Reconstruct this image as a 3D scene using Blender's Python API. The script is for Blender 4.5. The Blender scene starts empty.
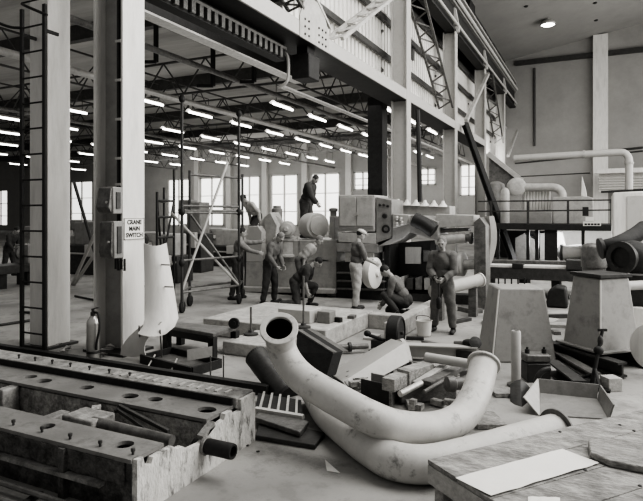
import bpy, bmesh, math, random
import numpy as np
from mathutils import Vector as V, Matrix, Euler
random.seed(7)
C = bpy.context.scene.collection
PI = math.pi
# ---------------------------------------------------------------- survey of the hall
FPX, YH, CX, H, TH = 570.0, 215.0, 321.5, 2.15, math.radians(26.04)
S_, C_ = math.sin(TH), math.cos(TH)
def ray(px, py):
    a = (px-CX)/FPX
    return V((a*C_-S_, a*S_+C_, (YH-py)/FPX))
def F(px, py, z=0.0):
    d = (H-z)*FPX/(py-YH); r = ray(px, py); return V((r.x*d, r.y*d, z))
def atd(px, py, d):
    r = ray(px, py); return V((r.x*d, r.y*d, H+r.z*d))
def atX(px, py, X):
    return atd(px, py, X/ray(px, py).x)
def atY(px, py, Y):
    return atd(px, py, Y/ray(px, py).y)
# ---------------------------------------------------------------- materials
def grey(g): return (g, g*.985, g*.95, 1)
MATS = {}
def M(name, g, rough=.65, metal=0.0, var=.25, scale=4.0, bump=.15, dirt=0.0, dirtg=.03, dscale=2.0, stretch=(1,1,1), dlo=.5):
    m = bpy.data.materials.new(name); m.use_nodes = True; nt = m.node_tree; N = nt.nodes; L = nt.links
    b = N['Principled BSDF']; b.inputs['Roughness'].default_value = rough; b.inputs['Metallic'].default_value = metal
    tc = N.new('ShaderNodeTexCoord'); mp = N.new('ShaderNodeMapping'); mp.inputs['Scale'].default_value = stretch
    L.new(tc.outputs['Object'], mp.inputs['Vector'])
    n1 = N.new('ShaderNodeTexNoise'); n1.inputs['Scale'].default_value = scale; n1.inputs['Detail'].default_value = 12; n1.inputs['Roughness'].default_value = .78
    L.new(mp.outputs[0], n1.inputs['Vector'])
    r1 = N.new('ShaderNodeValToRGB')
    r1.color_ramp.elements[0].position = .36; r1.color_ramp.elements[1].position = .64
    r1.color_ramp.elements[0].color = grey(g*(1-var)); r1.color_ramp.elements[1].color = grey(min(1, g*(1+var)))
    L.new(n1.outputs['Fac'], r1.inputs['Fac']); col = r1.outputs['Color']
    if dirt > 0:
        n2 = N.new('ShaderNodeTexNoise'); n2.inputs['Scale'].default_value = dscale; n2.inputs['Detail'].default_value = 10; n2.inputs['Roughness'].default_value = .72
        L.new(mp.outputs[0], n2.inputs['Vector'])
        r2 = N.new('ShaderNodeValToRGB'); r2.color_ramp.elements[0].position = dlo; r2.color_ramp.elements[1].position = dlo+.14
        r2.color_ramp.elements[0].color = (0,0,0,1); r2.color_ramp.elements[1].color = (dirt,dirt,dirt,1)
        L.new(n2.outputs['Fac'], r2.inputs['Fac'])
        mx = N.new('ShaderNodeMix'); mx.data_type = 'RGBA'
        L.new(r2.outputs['Color'], mx.inputs[0]); L.new(col, mx.inputs[6]); mx.inputs[7].default_value = grey(dirtg)
        col = mx.outputs[2]
    L.new(col, b.inputs['Base Color'])
    if bump > 0:
        bp = N.new('ShaderNodeBump'); bp.inputs['Strength'].default_value = bump; bp.inputs['Distance'].default_value = .02
        n3 = N.new('ShaderNodeTexNoise'); n3.inputs['Scale'].default_value = scale*4; n3.inputs['Detail'].default_value = 6
        L.new(mp.outputs[0], n3.inputs['Vector']); L.new(n3.outputs['Fac'], bp.inputs['Height']); L.new(bp.outputs[0], b.inputs['Normal'])
    MATS[name] = m; return m
def ME(name, s, g=1.0):
    m = bpy.data.materials.new(name); m.use_nodes = True; b = m.node_tree.nodes['Principled BSDF']
    b.inputs['Base Color'].default_value = grey(.8); b.inputs['Emission Color'].default_value = (g, g*.99, g*.96, 1); b.inputs['Emission Strength'].default_value = s
    return m
white_paint = M('white paint', .66, .55, var=.08, scale=2, bump=.05, dirt=.25, dirtg=.3, dscale=1.5, stretch=(3,3,.5))
grey_paint = M('grey paint', .3, .5, var=.12, scale=3, bump=.05, dirt=.3, dirtg=.18)
light_grey = M('light grey paint', .46, .5, var=.1, scale=3, bump=.05, dirt=.35, dirtg=.25, dscale=3)
mach_grey = M('machine grey enamel', .24, .45, var=.15, scale=4, bump=.05, dirt=.4, dirtg=.1, dscale=3)
mach_light = M('pale machine enamel', .40, .45, var=.15, scale=4, bump=.05, dirt=.4, dirtg=.2, dscale=3)
dark_steel = M('dark steel', .045, .5, var=.4, scale=6, bump=.15)
black_iron = M('black iron', .02, .6, var=.4, scale=8, bump=.15)
mid_steel = M('worn steel', .16, .45, .3, var=.35, scale=7, bump=.2, dirt=.5, dirtg=.05, dscale=5)
bright_steel = M('bright steel', .5, .35, .5, var=.2, scale=8, bump=.05)
truss_steel = M('truss steel', .075, .6, var=.3, scale=3, bump=.0)
pale_truss = M('pale painted steelwork', .42, .6, var=.15, scale=3, bump=.05, dirt=.3, dirtg=.2)
concrete = M('floor concrete', .33, .8, var=.35, scale=2.2, bump=.35, dirt=.7, dirtg=.13, dscale=1.1, dlo=.47)
plinth_c = M('plinth concrete', .42, .85, var=.25, scale=5, bump=.5, dirt=.4, dirtg=.15, dscale=4)
plaster = M('wall plaster', .29, .9, var=.09, scale=.4, bump=.03)
ceil_m = M('ceiling board', .3, .9, var=.08, scale=.4, bump=.02)
lowroof_m = M('low bay roof lining', .38, .9, var=.25, scale=.25, bump=.02, stretch=(.3,2,1))
clad_m = M('ribbed cladding', .68, .6, var=.1, scale=1, bump=.02)
pipe_paint = M('scuffed cream pipe paint', .5, .5, var=.1, scale=3, bump=.1, dirt=.85, dirtg=.1, dscale=5, dlo=.56)
bed_metal = M('weathered bed casting', .26, .75, var=.5, scale=5, bump=.6, dirt=.6, dirtg=.06, dscale=3.5)
bed_side = M('rough bed side', .10, .85, var=.7, scale=9, bump=.8, dirt=.6, dirtg=.015, dscale=5)
bed_top = M('machined bed top', .2, .6, var=.3, scale=6, bump=.15, dirt=.5, dirtg=.09, dscale=3)
bed_end = M('flaking white end paint', .6, .8, var=.15, scale=10, bump=.5, dirt=.9, dirtg=.1, dscale=7, stretch=(1,1.5,.6), dlo=.5)
trough_m = M('dusty trough casting', .34, .9, var=.6, scale=8, bump=.9, dirt=.5, dirtg=.04, dscale=3)
wood = M('rough timber', .31, .85, var=.45, scale=6, bump=.6, dirt=.6, dirtg=.1, dscale=3.5, stretch=(1,2.2,2.2), dlo=.48)
wood_d = M('dark timber', .13, .85, var=.4, scale=5, bump=.35, stretch=(1,3,3))
wood_l = M('pale timber', .42, .8, var=.25, scale=6, bump=.3, dirt=.3, dirtg=.18, stretch=(1,3,3))
paper = M('white paper', .78, .8, var=.04, scale=3, bump=.05)
sign_white = M('sign enamel', .75, .4, var=.03, bump=0)
ink = M('black lettering', .015, .6, var=0, bump=0)
rubber = M('black rubber', .02, .7, var=.2, bump=.1)
glass_win = ME('daylit frosted glazing', 1.15)
tube_on = ME('lit fluorescent tube', 5.0)
ped_m = M('pedestal paint', .33, .5, var=.12, scale=3, bump=.08, dirt=.6, dirtg=.15, dscale=3)
lamp_on = ME('lit lamp lens', 9.0)
chrome = M('polished extinguisher metal', .45, .3, .7, var=.1, bump=.02)
skin_m = M('skin', .36, .6, var=.06, scale=10, bump=.05)
hair_d = M('dark hair', .03, .7, var=.4, scale=40, bump=.4)
hair_g = M('grey hair', .2, .8, var=.3, scale=40, bump=.4)
cl_dark = M('navy overall cloth', .055, .9, var=.25, scale=9, bump=.3)
cl_mid = M('grey overall cloth', .14, .9, var=.25, scale=9, bump=.3)
cl_shirt = M('faded shirt cloth', .22, .9, var=.2, scale=9, bump=.3)
cl_pale = M('pale work cloth', .38, .9, var=.2, scale=9, bump=.3)
cl_white = M('white shirt cloth', .55, .9, var=.12, scale=9, bump=.3)
boot_m = M('boot leather', .03, .6, var=.3, bump=.2)
# ---------------------------------------------------------------- mesh builder
def frame(d, up=(0,0,1)):
    d = V(d).normalized(); u = V(up)
    if abs(d.dot(u.normalized())) > .98: u = V((0,1,0)) if abs(d.y) < .9 else V((1,0,0))
    x = u.cross(d).normalized(); y = d.cross(x).normalized(); return x, y, d
def rz(a): return Matrix.Rotation(a, 3, 'Z')
class MB:
    def __init__(s): s.v = []; s.f = []; s.s = []
    def add(s, vs, fs, sm=False):
        o = len(s.v); s.v += [V(p) for p in vs]; s.f += [tuple(i+o for i in f) for f in fs]; s.s += [sm]*len(fs); return s
    def hexa(s, p):
        return s.add(p, [(0,3,2,1),(4,5,6,7),(0,1,5,4),(1,2,6,5),(2,3,7,6),(3,0,4,7)])
    def box(s, c, d, R=None):
        c = V(c); x, y, z = d[0]/2, d[1]/2, d[2]/2
        p = [V((-x,-y,-z)),V((x,-y,-z)),V((x,y,-z)),V((-x,y,-z)),V((-x,-y,z)),V((x,-y,z)),V((x,y,z)),V((-x,y,z))]
        if R is not None:
            if not isinstance(R, Matrix): R = rz(R)
            p = [R @ q for q in p]
        return s.hexa([c+q for q in p])
    def bx(s, x0, x1, y0, y1, z0, z1):
        return s.box(((x0+x1)/2,(y0+y1)/2,(z0+z1)/2),(abs(x1-x0),abs(y1-y0),abs(z1-z0)))
    def bar(s, p0, p1, w, h, up=(0,0,1)):
        p0, p1 = V(p0), V(p1); x, y, d = frame(p1-p0, up); q = []
        for p in (p0, p1):
            q += [p-x*w/2-y*h/2, p+x*w/2-y*h/2, p+x*w/2+y*h/2, p-x*w/2+y*h/2]
        return s.hexa(q)
    def ibeam(s, p0, p1, w, h, t=.015, up=(0,0,1)):
        p0, p1 = V(p0), V(p1); x, y, d = frame(p1-p0, up)
        for o in (-1, 1): s.bar(p0+y*o*(h-t)/2, p1+y*o*(h-t)/2, w, t, up)
        return s.bar(p0, p1, t, h-2*t, up)
    def chan(s, p0, p1, w, h, t=.015, up=(0,0,1), side=1):
        p0, p1 = V(p0), V(p1); x, y, d = frame(p1-p0, up)
        for o in (-1, 1): s.bar(p0+y*o*(h-t)/2, p1+y*o*(h-t)/2, w, t, up)
        return s.bar(p0+x*side*(w-t)/2, p1+x*side*(w-t)/2, t, h-2*t, up)
    def tube(s, p0, p1, r0, r1=None, n=12, caps=True):
        r1 = r0 if r1 is None else r1; p0, p1 = V(p0), V(p1); x, y, d = frame(p1-p0); vs = []
        for p, r in ((p0, r0), (p1, r1)):
            vs += [p+(x*math.cos(2*PI*i/n)+y*math.sin(2*PI*i/n))*r for i in range(n)]
        s.add(vs, [(i, (i+1)%n, n+(i+1)%n, n+i) for i in range(n)], True)
        if caps: s.add(vs, [tuple(range(n-1,-1,-1)), tuple(range(n, 2*n))])
        return s
    def path(s, pts, r, n=16, caps=True, sub=6, inner=False):
        P = smooth_path([V(p) for p in pts], sub); k = len(P); rr = r if callable(r) else (lambda t: r)
        T = [(P[min(i+1,k-1)]-P[max(i-1,0)]).normalized() for i in range(k)]
        x, y, _ = frame(T[0]); vs = []
        for i in range(k):
            x = (x-T[i]*x.dot(T[i])).normalized(); y = T[i].cross(x); q = rr(i/(k-1))
            vs += [P[i]+(x*math.cos(2*PI*j/n)+y*math.sin(2*PI*j/n))*q for j in range(n)]
        fs = []
        for i in range(k-1):
            for j in range(n):
                f = (i*n+j, i*n+(j+1)%n, (i+1)*n+(j+1)%n, (i+1)*n+j); fs.append(f[::-1] if inner else f)
        s.add(vs, fs, True)
        if caps: s.add(vs, [tuple(range(n-1,-1,-1)), tuple(range((k-1)*n, k*n))])
        return s
    def lathe(s, o, axis, prof, n=24, closed=False):
        o = V(o); x, y, d = frame(axis); vs = []; k = len(prof)
        for r, t in prof: vs += [o+d*t+(x*math.cos(2*PI*i/n)+y*math.sin(2*PI*i/n))*r for i in range(n)]
        fs = []
        for a in range(k if closed else k-1):
            b = (a+1)%k
            for i in range(n): fs.append((a*n+i, a*n+(i+1)%n, b*n+(i+1)%n, b*n+i))
        s.add(vs, fs, True)
        if not closed: s.add(vs, [tuple(range(n-1,-1,-1)), tuple(range((k-1)*n, k*n))])
        return s
    def ell(s, c, r, R=None, n=16, m=10):
        c = V(c); vs = []; fs = []
        if not hasattr(r, '__len__'): r = (r, r, r)
        for i in range(m+1):
            t = PI*i/m
            for j in range(n):
                p = V((r[0]*math.sin(t)*math.cos(2*PI*j/n), r[1]*math.sin(t)*math.sin(2*PI*j/n), -r[2]*math.cos(t)))
                vs.append(c+(R @ p if R is not None else p))
        for i in range(m):
            for j in range(n): fs.append((i*n+j, i*n+(j+1)%n, (i+1)*n+(j+1)%n, (i+1)*n+j))
        return s.add(vs, fs, True)
    def prism(s, poly, vec):
        n = len(poly); vec = V(vec); P = [V(p) for p in poly]
        nrm = V((0,0,0))
        for i in range(n): nrm += P[i].cross(P[(i+1)%n])
        if nrm.dot(vec) > 0: P = P[::-1]
        vs = P + [p+vec for p in P]
        return s.add(vs, [tuple(range(n)), tuple(range(2*n-1, n-1, -1))] + [(i, n+i, n+(i+1)%n, (i+1)%n) for i in range(n)])
    def prY(s, pix, Y, dep):      # outline surveyed on the plane y=Y, given depth
        return s.prism([atY(a, b, Y) for a, b in pix], (0, dep, 0))
    def ring(s, o, axis, ro, ri, t, n=32):
        return s.lathe(o, axis, [(ri, 0), (ro, 0), (ro, t), (ri, t)], n, True)
    def sheet(s, rows, th=.01):   # rows of points -> double sided sheet
        k, n = len(rows), len(rows[0]); vs = [V(p) for r in rows for p in r]; fs = []
        for i in range(k-1):
            for j in range(n-1): fs.append((i*n+j, i*n+j+1, (i+1)*n+j+1, (i+1)*n+j))
        me = bmesh.new(); bv = [me.verts.new(p) for p in vs]
        for f in fs: me.faces.new([bv[i] for i in f])
        me.normal_update(); nn = [v.normal.copy() for v in bv]; me.free()
        o = len(vs); vs2 = vs + [p-q*th for p, q in zip(vs, nn)]
        fs2 = fs + [tuple(i+o for i in f[::-1]) for f in fs]
        e = [i for i in range(n)] + [i*n+n-1 for i in range(1, k)] + [(k-1)*n+j for j in range(n-2, -1, -1)] + [i*n for i in range(k-2, 0, -1)]
        for i in range(len(e)):
            a, b = e[i], e[(i+1)%len(e)]; fs2.append((b, a, a+o, b+o))
        return s.add(vs2, fs2, True)
    def build(s, name, mat, parent=None, bevel=0, label=None):
        me = bpy.data.meshes.new(name)
        if parent is not None:
            o = V((0,0,0)); q = parent
            while q is not None: o += V(q.location); q = q.parent
        else:
            a = np.array([tuple(p) for p in s.v]); lo, hi = a.min(0), a.max(0)
            o = V(((lo[0]+hi[0])/2, (lo[1]+hi[1])/2, lo[2]))
        me.from_pydata([tuple(p-o) for p in s.v], [], s.f); me.materials.append(mat)
        me.polygons.foreach_set('use_smooth', s.s)
        ob = bpy.data.objects.new(name, me); C.objects.link(ob)
        if parent is not None: ob.parent = parent
        else: ob.location = o
        if any(s.s) or bevel: me.set_sharp_from_angle(angle=math.radians(40)) if hasattr(me, 'set_sharp_from_angle') else None
        if bevel:
            b = ob.modifiers.new('bevel', 'BEVEL'); b.width = bevel; b.segments = 2; b.limit_method = 'ANGLE'; b.angle_limit = math.radians(40)
        if label: ob['label'] = label
        return ob
def smooth_path(P, sub):
    if len(P) < 3 or sub <= 1: return P
    Q = [P[0]*2-P[1]] + P + [P[-1]*2-P[-2]]; out = []
    for i in range(1, len(Q)-2):
        p0, p1, p2, p3 = Q[i-1:i+3]
        for k in range(sub):
            t = k/sub; out.append(.5*((2*p1)+(p2-p0)*t+(2*p0-5*p1+4*p2-p3)*t*t+(3*p1-p0-3*p2+p3)*t**3))
    return out+[P[-1]]
def tag(o, label, cat, group=None):
    o['label'] = label; o['category'] = cat
    if group: o['group'] = group
    return o
def thing(name, label, cat, loc=(0,0,0), group=None):
    o = bpy.data.objects.new(name, None); C.objects.link(o); o.location = V(loc); o.empty_display_size = .1
    return tag(o, label, cat, group)
def struct(name, mb, mat, parent=None, bevel=0):
    o = mb.build(name, mat, parent, bevel)
    if parent is None: o['kind'] = 'structure'
    return o
def copy_tree(o, loc, rot=0, label=None, scale=None):
    r = o.copy(); C.objects.link(r); r.location = V(loc); r.rotation_euler = (0,0,rot)
    if scale: r.scale = scale
    if label: r['label'] = label
    for ch in list(o.children):
        c = ch.copy(); C.objects.link(c); c.parent = r
        for g in ch.children:
            d = g.copy(); C.objects.link(d); d.parent = c
    return r
def plate_holes(outline, holes, z0, z1):    # horizontal plate pierced by round holes, in world XY
    cu = bpy.data.curves.new('plate', 'CURVE'); cu.dimensions = '2D'; cu.fill_mode = 'BOTH'; cu.extrude = (z1-z0)/2
    loops = [outline] + [[(x+rx*math.cos(2*PI*i/24), y+ry*math.sin(2*PI*i/24)) for i in range(24)] for x, y, rx, ry in holes]
    for lp in loops:
        sp = cu.splines.new('POLY'); sp.points.add(len(lp)-1); sp.use_cyclic_u = True
        for p, q in zip(sp.points, lp): p.co = (q[0], q[1], 0, 1)
    ob = bpy.data.objects.new('plate', cu); C.objects.link(ob); dg = bpy.context.evaluated_depsgraph_get()
    me = bpy.data.meshes.new_from_object(ob.evaluated_get(dg)); mb = MB()
    mb.add([V((v.co.x, v.co.y, v.co.z+(z0+z1)/2)) for v in me.vertices], [tuple(p.vertices) for p in me.polygons])
    bpy.data.objects.remove(ob); bpy.data.curves.remove(cu); bpy.data.meshes.remove(me); return mb
def text_mb(txt, size, origin, xdir, ydir, thick=.004):
    cu = bpy.data.curves.new('t', 'FONT'); cu.body = txt; cu.size = size; cu.align_x = 'CENTER'; cu.align_y = 'CENTER'; cu.offset = size*.025; cu.extrude = thick/2
    ob = bpy.data.objects.new('t', cu); C.objects.link(ob); dg = bpy.context.evaluated_depsgraph_get()
    me = bpy.data.meshes.new_from_object(ob.evaluated_get(dg)); mb = MB(); xd, yd = V(xdir), V(ydir); zd = xd.cross(yd)
    mb.add([V(origin)+xd*v.co.x+yd*v.co.y+zd*(v.co.z+thick/2) for v in me.vertices], [tuple(p.vertices) for p in me.polygons])
    bpy.data.objects.remove(ob); bpy.data.curves.remove(cu); bpy.data.meshes.remove(me); return mb
def lattice(root, p0, p1, w, side, mat, n, t=.06, chord='chord', lace='lacing'):
    p0, p1 = V(p0), V(p1); sd = V(side).normalized(); d = (p1-p0)
    a0, a1, b0, b1 = p0-sd*w/2, p1-sd*w/2, p0+sd*w/2, p1+sd*w/2
    MB().bar(a0, a1, t, t).build(chord, mat, root); MB().bar(b0, b1, t, t).build(chord, mat, root)
    m = MB()
    for i in range(n):
        q0, q1 = i/n, (i+1)/n
        A, B = (a0.lerp(a1, q0), b0.lerp(b1, q1)) if i % 2 == 0 else (b0.lerp(b1, q0), a0.lerp(a1, q1))
        m.bar(A, B, t*.6, t*.6)
    m.build(lace, mat, root)
# ================================================================ camera, light
cam = bpy.data.cameras.new('camera'); co = bpy.data.objects.new('camera', cam); C.objects.link(co)
co.location = (0, 0, H); co.rotation_euler = (PI/2, 0, TH); cam.sensor_width = 36; cam.lens = FPX/643*36; cam.shift_y = -(250.5-YH)/643
cam.clip_end = 300; bpy.context.scene.camera = co
sc = bpy.context.scene
sc.view_settings.view_transform = 'AgX'; sc.view_settings.look = 'AgX - High Contrast'; sc.view_settings.exposure = 0.12
w = bpy.data.worlds.new('World'); sc.world = w; w.use_nodes = True
w.node_tree.nodes['Background'].inputs[0].default_value = (1, .985, .96, 1); w.node_tree.nodes['Background'].inputs[1].default_value = .3
def area(name, loc, tgt, sx, sy, e):
    l = bpy.data.lights.new(name, 'AREA'); l.shape = 'RECTANGLE'; l.size = sx; l.size_y = sy; l.energy = e; l.color = (1, .985, .955)
    o = bpy.data.objects.new(name, l); C.objects.link(o); o.location = loc
    o.rotation_euler = (V(tgt)-V(loc)).to_track_quat('-Z', 'Y').to_euler(); return o
area('side_window_light', (15, 26, 8), (-8, 24, 6), 44, 9, 5200)
area('roof_light_near', (5, 9, 13), (-2, 8, 0), 9, 12, 1500)
area('roof_light_high_bay', (0, 26, 15.4), (-3, 26, 0), 8, 22, 1300)
area('low_bay_light', (-20, 26, 6.6), (-20, 26, 0), 24, 26, 1200)
area('mid_fill_light', (-2.5, 11, 13.5), (-4.5, 13.5, 0), 7, 7, 550)  # fill added to brighten the men and machines, no roof opening modelled
area('low_bay_far_fill', (-26, 42, 6.4), (-26, 52, 3.5), 44, 3, 1600)  # unseen fill added to lighten the far low bay wall
area('low_bay_up_fill', (-20, 24, 3.2), (-20, 24, 9), 26, 26, 500)  # unseen upward fill added to lift the roof lining
def lampl(loc, e):
    l = bpy.data.lights.new('fill_light', 'POINT'); l.energy = e; l.shadow_soft_size = .4; o = bpy.data.objects.new('fill_light', l); C.objects.link(o); o.location = loc
lampl(atY(543, 240, 26.9), 90); lampl(atY(575, 240, 27.2), 90); lampl(atY(400, 262, 12.9)+V((0,0,.2)), 12)  # added fill without fittings, the first two lighten the space under the platform
# ================================================================ setting
YB = 52.0
struct('floor', MB().bx(-90, 22, -6, 53, -.2, 0), concrete)
def ceil_z(x): return 15.8+.17*(x+6.55)
struct('ceiling', MB().prism([(-8, 2, ceil_z(-8)), (14, 2, ceil_z(14)), (14, 2, ceil_z(14)+.3), (-8, 2, ceil_z(-8)+.3)], (0, 51, 0)), ceil_m)
struct('ceiling_low_bay', MB().bx(-90, -7.3, 3, 53, 9.6, 9.8), lowroof_m)
# windows in the back wall: pixel spans (left, right, top, bottom) of the daylight openings
wins = [(-6,8,190,226),(31,44,186,226),(71,93,181,226),(168,190,179,226),(200,224,177.5,226),(239,260,176,226),(271,298,174.5,226),(311,340,173,226),(354,372,171.5,190),(420,436,168,185),(460,478,164,196)]
rects = []
for a, b, t, bo in wins:
    p, q = atY(a, t, YB), atY(b, bo, YB); rects.append((p.x, q.x, max(q.z, .4), (p.z+atY(b, t, YB).z)/2))
wb = MB(); xs = [-90]
for i, (x0, x1, z0, z1) in enumerate(rects):
    wb.bx(xs[-1], x0, YB, YB+.4, 0, 10); wb.bx(x0, x1, YB, YB+.4, 0, z0); wb.bx(x0, x1, YB, YB+.4, z1, 10); xs.append(x1)
wb.bx(xs[-1], -6.9, YB, YB+.4, 0, 16); wb.bx(-6.9, 16, YB, YB+.4, 0, 20)
struct('wall_back', wb, plaster)
for i, (x0, x1, z0, z1) in enumerate(rects):
    r = MB(); t = .14; y0, y1 = YB-.05, YB+.2
    r.bx(x0, x0+t, y0, y1, z0, z1).bx(x1-t, x1, y0, y1, z0, z1).bx(x0, x1, y0, y1, z1-t, z1).bx(x0, x1, y0, y1, z0, z0+t)
    xm = (x0+x1)/2; r.bx(xm-.07, xm+.07, y0, y1, z0, z1)
    for k in (.28, .62): r.bx(x0, x1, y0+.05, y1, z0+(z1-z0)*k-.04, z0+(z1-z0)*k+.04)
    fo = struct('window_%d' % (i+1), r, light_grey)
    MB().bx(x0+.02, x1-.02, YB+.1, YB+.13, z0+.02, z1-.02).build('pane', glass_win, fo)
p = atY(593, 33, YB-.5); q = atY(608, 33, YB-.5)
struct('trim_1', MB().bx(p.x, q.x, YB-.5, YB, 0, ceil_z(p.x)), white_paint)         # wall pilaster
for k in range(6):
    px = [228, 264, 304, 348, 385, 196][k]; p = atY(px, 200, YB-.4)
    struct('trim_%d' % (k+2), MB().bx(p.x-.3, p.x+.3, YB-.4, YB, 0, 9.6), light_grey)   # low bay wall posts
# dark eaves band along the back wall, service pipes
tag(MB().bx(-6.6, 14, YB-.25, YB, 15.1, 15.5).build('wall_rail', dark_steel), 'long dark rail running high along the pale back wall under the ceiling', 'rail')
def wpipe(px0, py0, px1, py1, Y, r, name, label, mat=dark_steel):
    return tag(MB().tube(atY(px0, py0, Y), atY(px1, py1, Y), r, n=8).build(name, mat), label, 'pipe')
wpipe(534.5, 68, 534.5, 146, YB-.09, .09, 'conduit', 'thin vertical conduit dropping down the back wall left of the pilaster')
wpipe(515, 160.5, 643, 147.5, YB-.09, .09, 'service_pipe', 'upper of two thin dark pipes crossing the back wall behind the pilaster')
wpipe(515, 163.5, 643, 151, YB-.06, .06, 'service_pipe', 'lower of two thin dark pipes crossing the back wall above the large duct')
wpipe(520, 176.5, 590, 173, YB-.04, .04, 'cable', 'thin cable line low on the back wall beside the pilaster')
# ---- columns of the crane row
XC = -6.55
def hcol(name, label, x, y, w, d, z1, mat, web=None, t=.04):
    o = thing(name, label, 'column', (x, y, 0))
    MB().bx(x-w/2, x-w/2+t, y-d/2, y+d/2, 0, z1).build('flange', mat, o); MB().bx(x+w/2-t, x+w/2, y-d/2, y+d/2, 0, z1).build('flange', mat, o)
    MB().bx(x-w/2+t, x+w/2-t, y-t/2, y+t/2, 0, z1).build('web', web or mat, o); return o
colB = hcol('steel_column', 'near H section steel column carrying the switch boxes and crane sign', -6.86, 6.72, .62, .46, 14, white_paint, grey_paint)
MB().bx(-7.3, -6.45, 6.4, 7.05, 0, .04).build('base_plate', dark_steel, colB)
c = thing('steel_column', 'white box steel column behind the iron ladder at far left', 'column', (-8.17, 6.5, 0))
MB().bx(-8.385, -7.955, 6.285, 6.715, 0, 14).build('shaft', white_paint, c, .006); MB().bx(-8.48, -7.86, 6.2, 6.8, 0, .04).build('base_plate', dark_steel, c)
for i, (Y, lab) in enumerate([(20.5, 'pale steel column standing behind the control cabinet, nearest of the far row'), (28.3, 'pale steel column just left of the leaning dark beam'), (36.3, 'pale steel column just right of the leaning dark beam'), (44.3, 'pale steel column of the crane row nearest the back wall')]):
    zt = 15.2 if i == 0 else 11.2
    hcol('steel_column', lab, XC-.15, Y, .62, .5, zt, pale_truss if i else light_grey, light_grey if i else None)
# ---- long edge beam of the low bay
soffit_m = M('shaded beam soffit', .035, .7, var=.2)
b = thing('edge_beam', 'long pale steel edge beam running back above the low bay opening', 'beam', (XC, 6, 6.3))
MB().bx(-6.45, -6.4, 6.5, 36.5, 6.41, 6.75).build('face_plate', light_grey, b); MB().bx(-7.4, -6.45, 13, 36.5, 6.41, 6.47).build('soffit_plate', soffit_m, b); MB().bx(-7.4, -6.45, 6.5, 13, 6.41, 6.47).build('soffit_plate', black_iron, b)  # soffit plates coloured near black, painting in the shade under the beam
MB().bx(-7.4, -7.35, 6.5, 36.5, 6.47, 6.8).build('back_plate', grey_paint, b); MB().bx(-7.4, -6.4, 6.5, 36.5, 6.75, 6.78).build('top_plate', pale_truss, b)
g = MB(); n0 = V((-6.38, 12.6, 6.39)); g.prism([n0+V((0,-.7,.0)), n0+V((0,.9,.0)), n0+V((0,.9,.5)), n0+V((0,.5,1.1)), n0+V((0,-.35,1.1)), n0+V((0,-.7,.5))], (-.03, 0, 0))
gp = g.build('gusset_plate', pale_truss, b)
r = MB()
for dy in (-.45, -.25, .3, .5, .7):
    for dz in (.12, .3, .48): r.lathe(n0+V((0, dy, dz)), (1,0,0), [(.03,0),(.03,.02),(.015,.03)], 8)
r.build('rivet_heads', dark_steel, gp)
# ---- ribbed cladding above the edge beam
def clad(y0, y1, z0, z1, x):
    m = MB(); row0, row1 = [], []; y = y0
    while y < y1:
        for dx, dy in ((.12,0),(.12,.2),(0,.23),(0,.3)): row0.append((x+dx, y+dy, z0)); row1.append((x+dx, y+dy, z1))
        y += .33
    return m.sheet([row0, row1], .01)
o = struct('wall_left', clad(13.0, 50, 6.7, 10.9, -7.6), clad_m)
struct('wall_left', MB().bx(-7.7, -7.5, 8, 52, 10.9, 16), dark_steel)  # dark panel stands in for the shadow above the cladding
for k, z in enumerate((8.2, 9.6, 10.9)):
    tag(MB().bar((-7.33, 13, z), (-7.33, 50, z), .12, .2).build('cladding_rail', dark_steel), ['lowest', 'middle', 'topmost'][k]+' dark horizontal rail bolted along the ribbed cladding', 'rail')
# ---- diagonal lattice braces
def brace(pa, pb, w, n, label, mat, t=.07, X=-6.6):
    A, B = atX(pa[0], pa[1], X), atX(pb[0], pb[1], X); d = (B-A).normalized(); sd = V((1,0,0))
    o = thing('lattice_brace', label, 'brace', A, 'lattice braces above the edge beam'); lattice(o, A, B, w, sd, mat, n, t)
brace((333,40), (394,-8), .55, 13, 'wide pale lattice brace rising right from the riveted gusset', pale_truss, .1)
brace((323,29), (304,-10), .4, 8, 'pale lattice brace rising steeply left of the riveted gusset', light_grey, .07)
brace((296,10), (280,-16), .4, 7, 'dark lattice brace left of the riveted gusset', truss_steel, .07)
brace((446,108), (415,-6), .65, 15, 'tall lattice brace leaning between the first two far columns', mid_steel, .09)
brace((499,143), (488,74), .6, 12, 'small lattice brace near the third far column', mid_steel, .09)
def strut(pa, pb, w, label, mat=pale_truss, X=-6.22):
    tag(MB().bar(atX(*pa, X), atX(*pb, X), w, w).build('brace_strut', mat), label, 'brace')
strut((466,121), (488,74), .18, 'bare pale diagonal strut under the crane girder in the second far bay')
strut((508,156), (517,131), .18, 'short pale diagonal strut in the bay nearest the back wall')
# ---- crane runway girder, high bay
g = thing('crane_girder', 'high crane runway girder running to the back wall along the column tops', 'girder', (-6.2, 20, 11.2))
MB().bx(-6.6, -6.5, 16, 50.5, 11.3, 13.2).build('web_plate', black_iron, g)
MB().bx(-6.9, -6.38, 16, 50.5, 11.2, 11.3).build('bottom_flange', black_iron, g)
MB().tube((-6.32, 16, 11.55), (-6.32, 50.5, 11.55), .07, n=8).build('conductor_pipe', light_grey, g)
MB().bx(-6.5, -6.36, 16, 50.5, 12.5, 12.62).build('stiffener', mach_grey, g)
MB().tube((-6.3, 16, 12.75), (-6.3, 50.5, 12.75), .1, n=8).build('conductor_pipe', light_grey, g)
MB().bx(-6.42, -6.3, 16, 50.5, 13.2, 13.3).build('crane_rail', mach_light, g)
for y0, y1, z in ((19,23,15.0),(24.5,27,14.6),(29,30.5,15.0),(33,34,14.3),(38,42,14.2)): MB().bx(-6.75, -6.7, y0, y1, 13.2, z).build('guard_panel', black_iron, g)
MB().bx(-7.4, -6.4, 16, 50.5, 13.05, 13.2).build('walkway', dark_steel, g)
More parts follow.
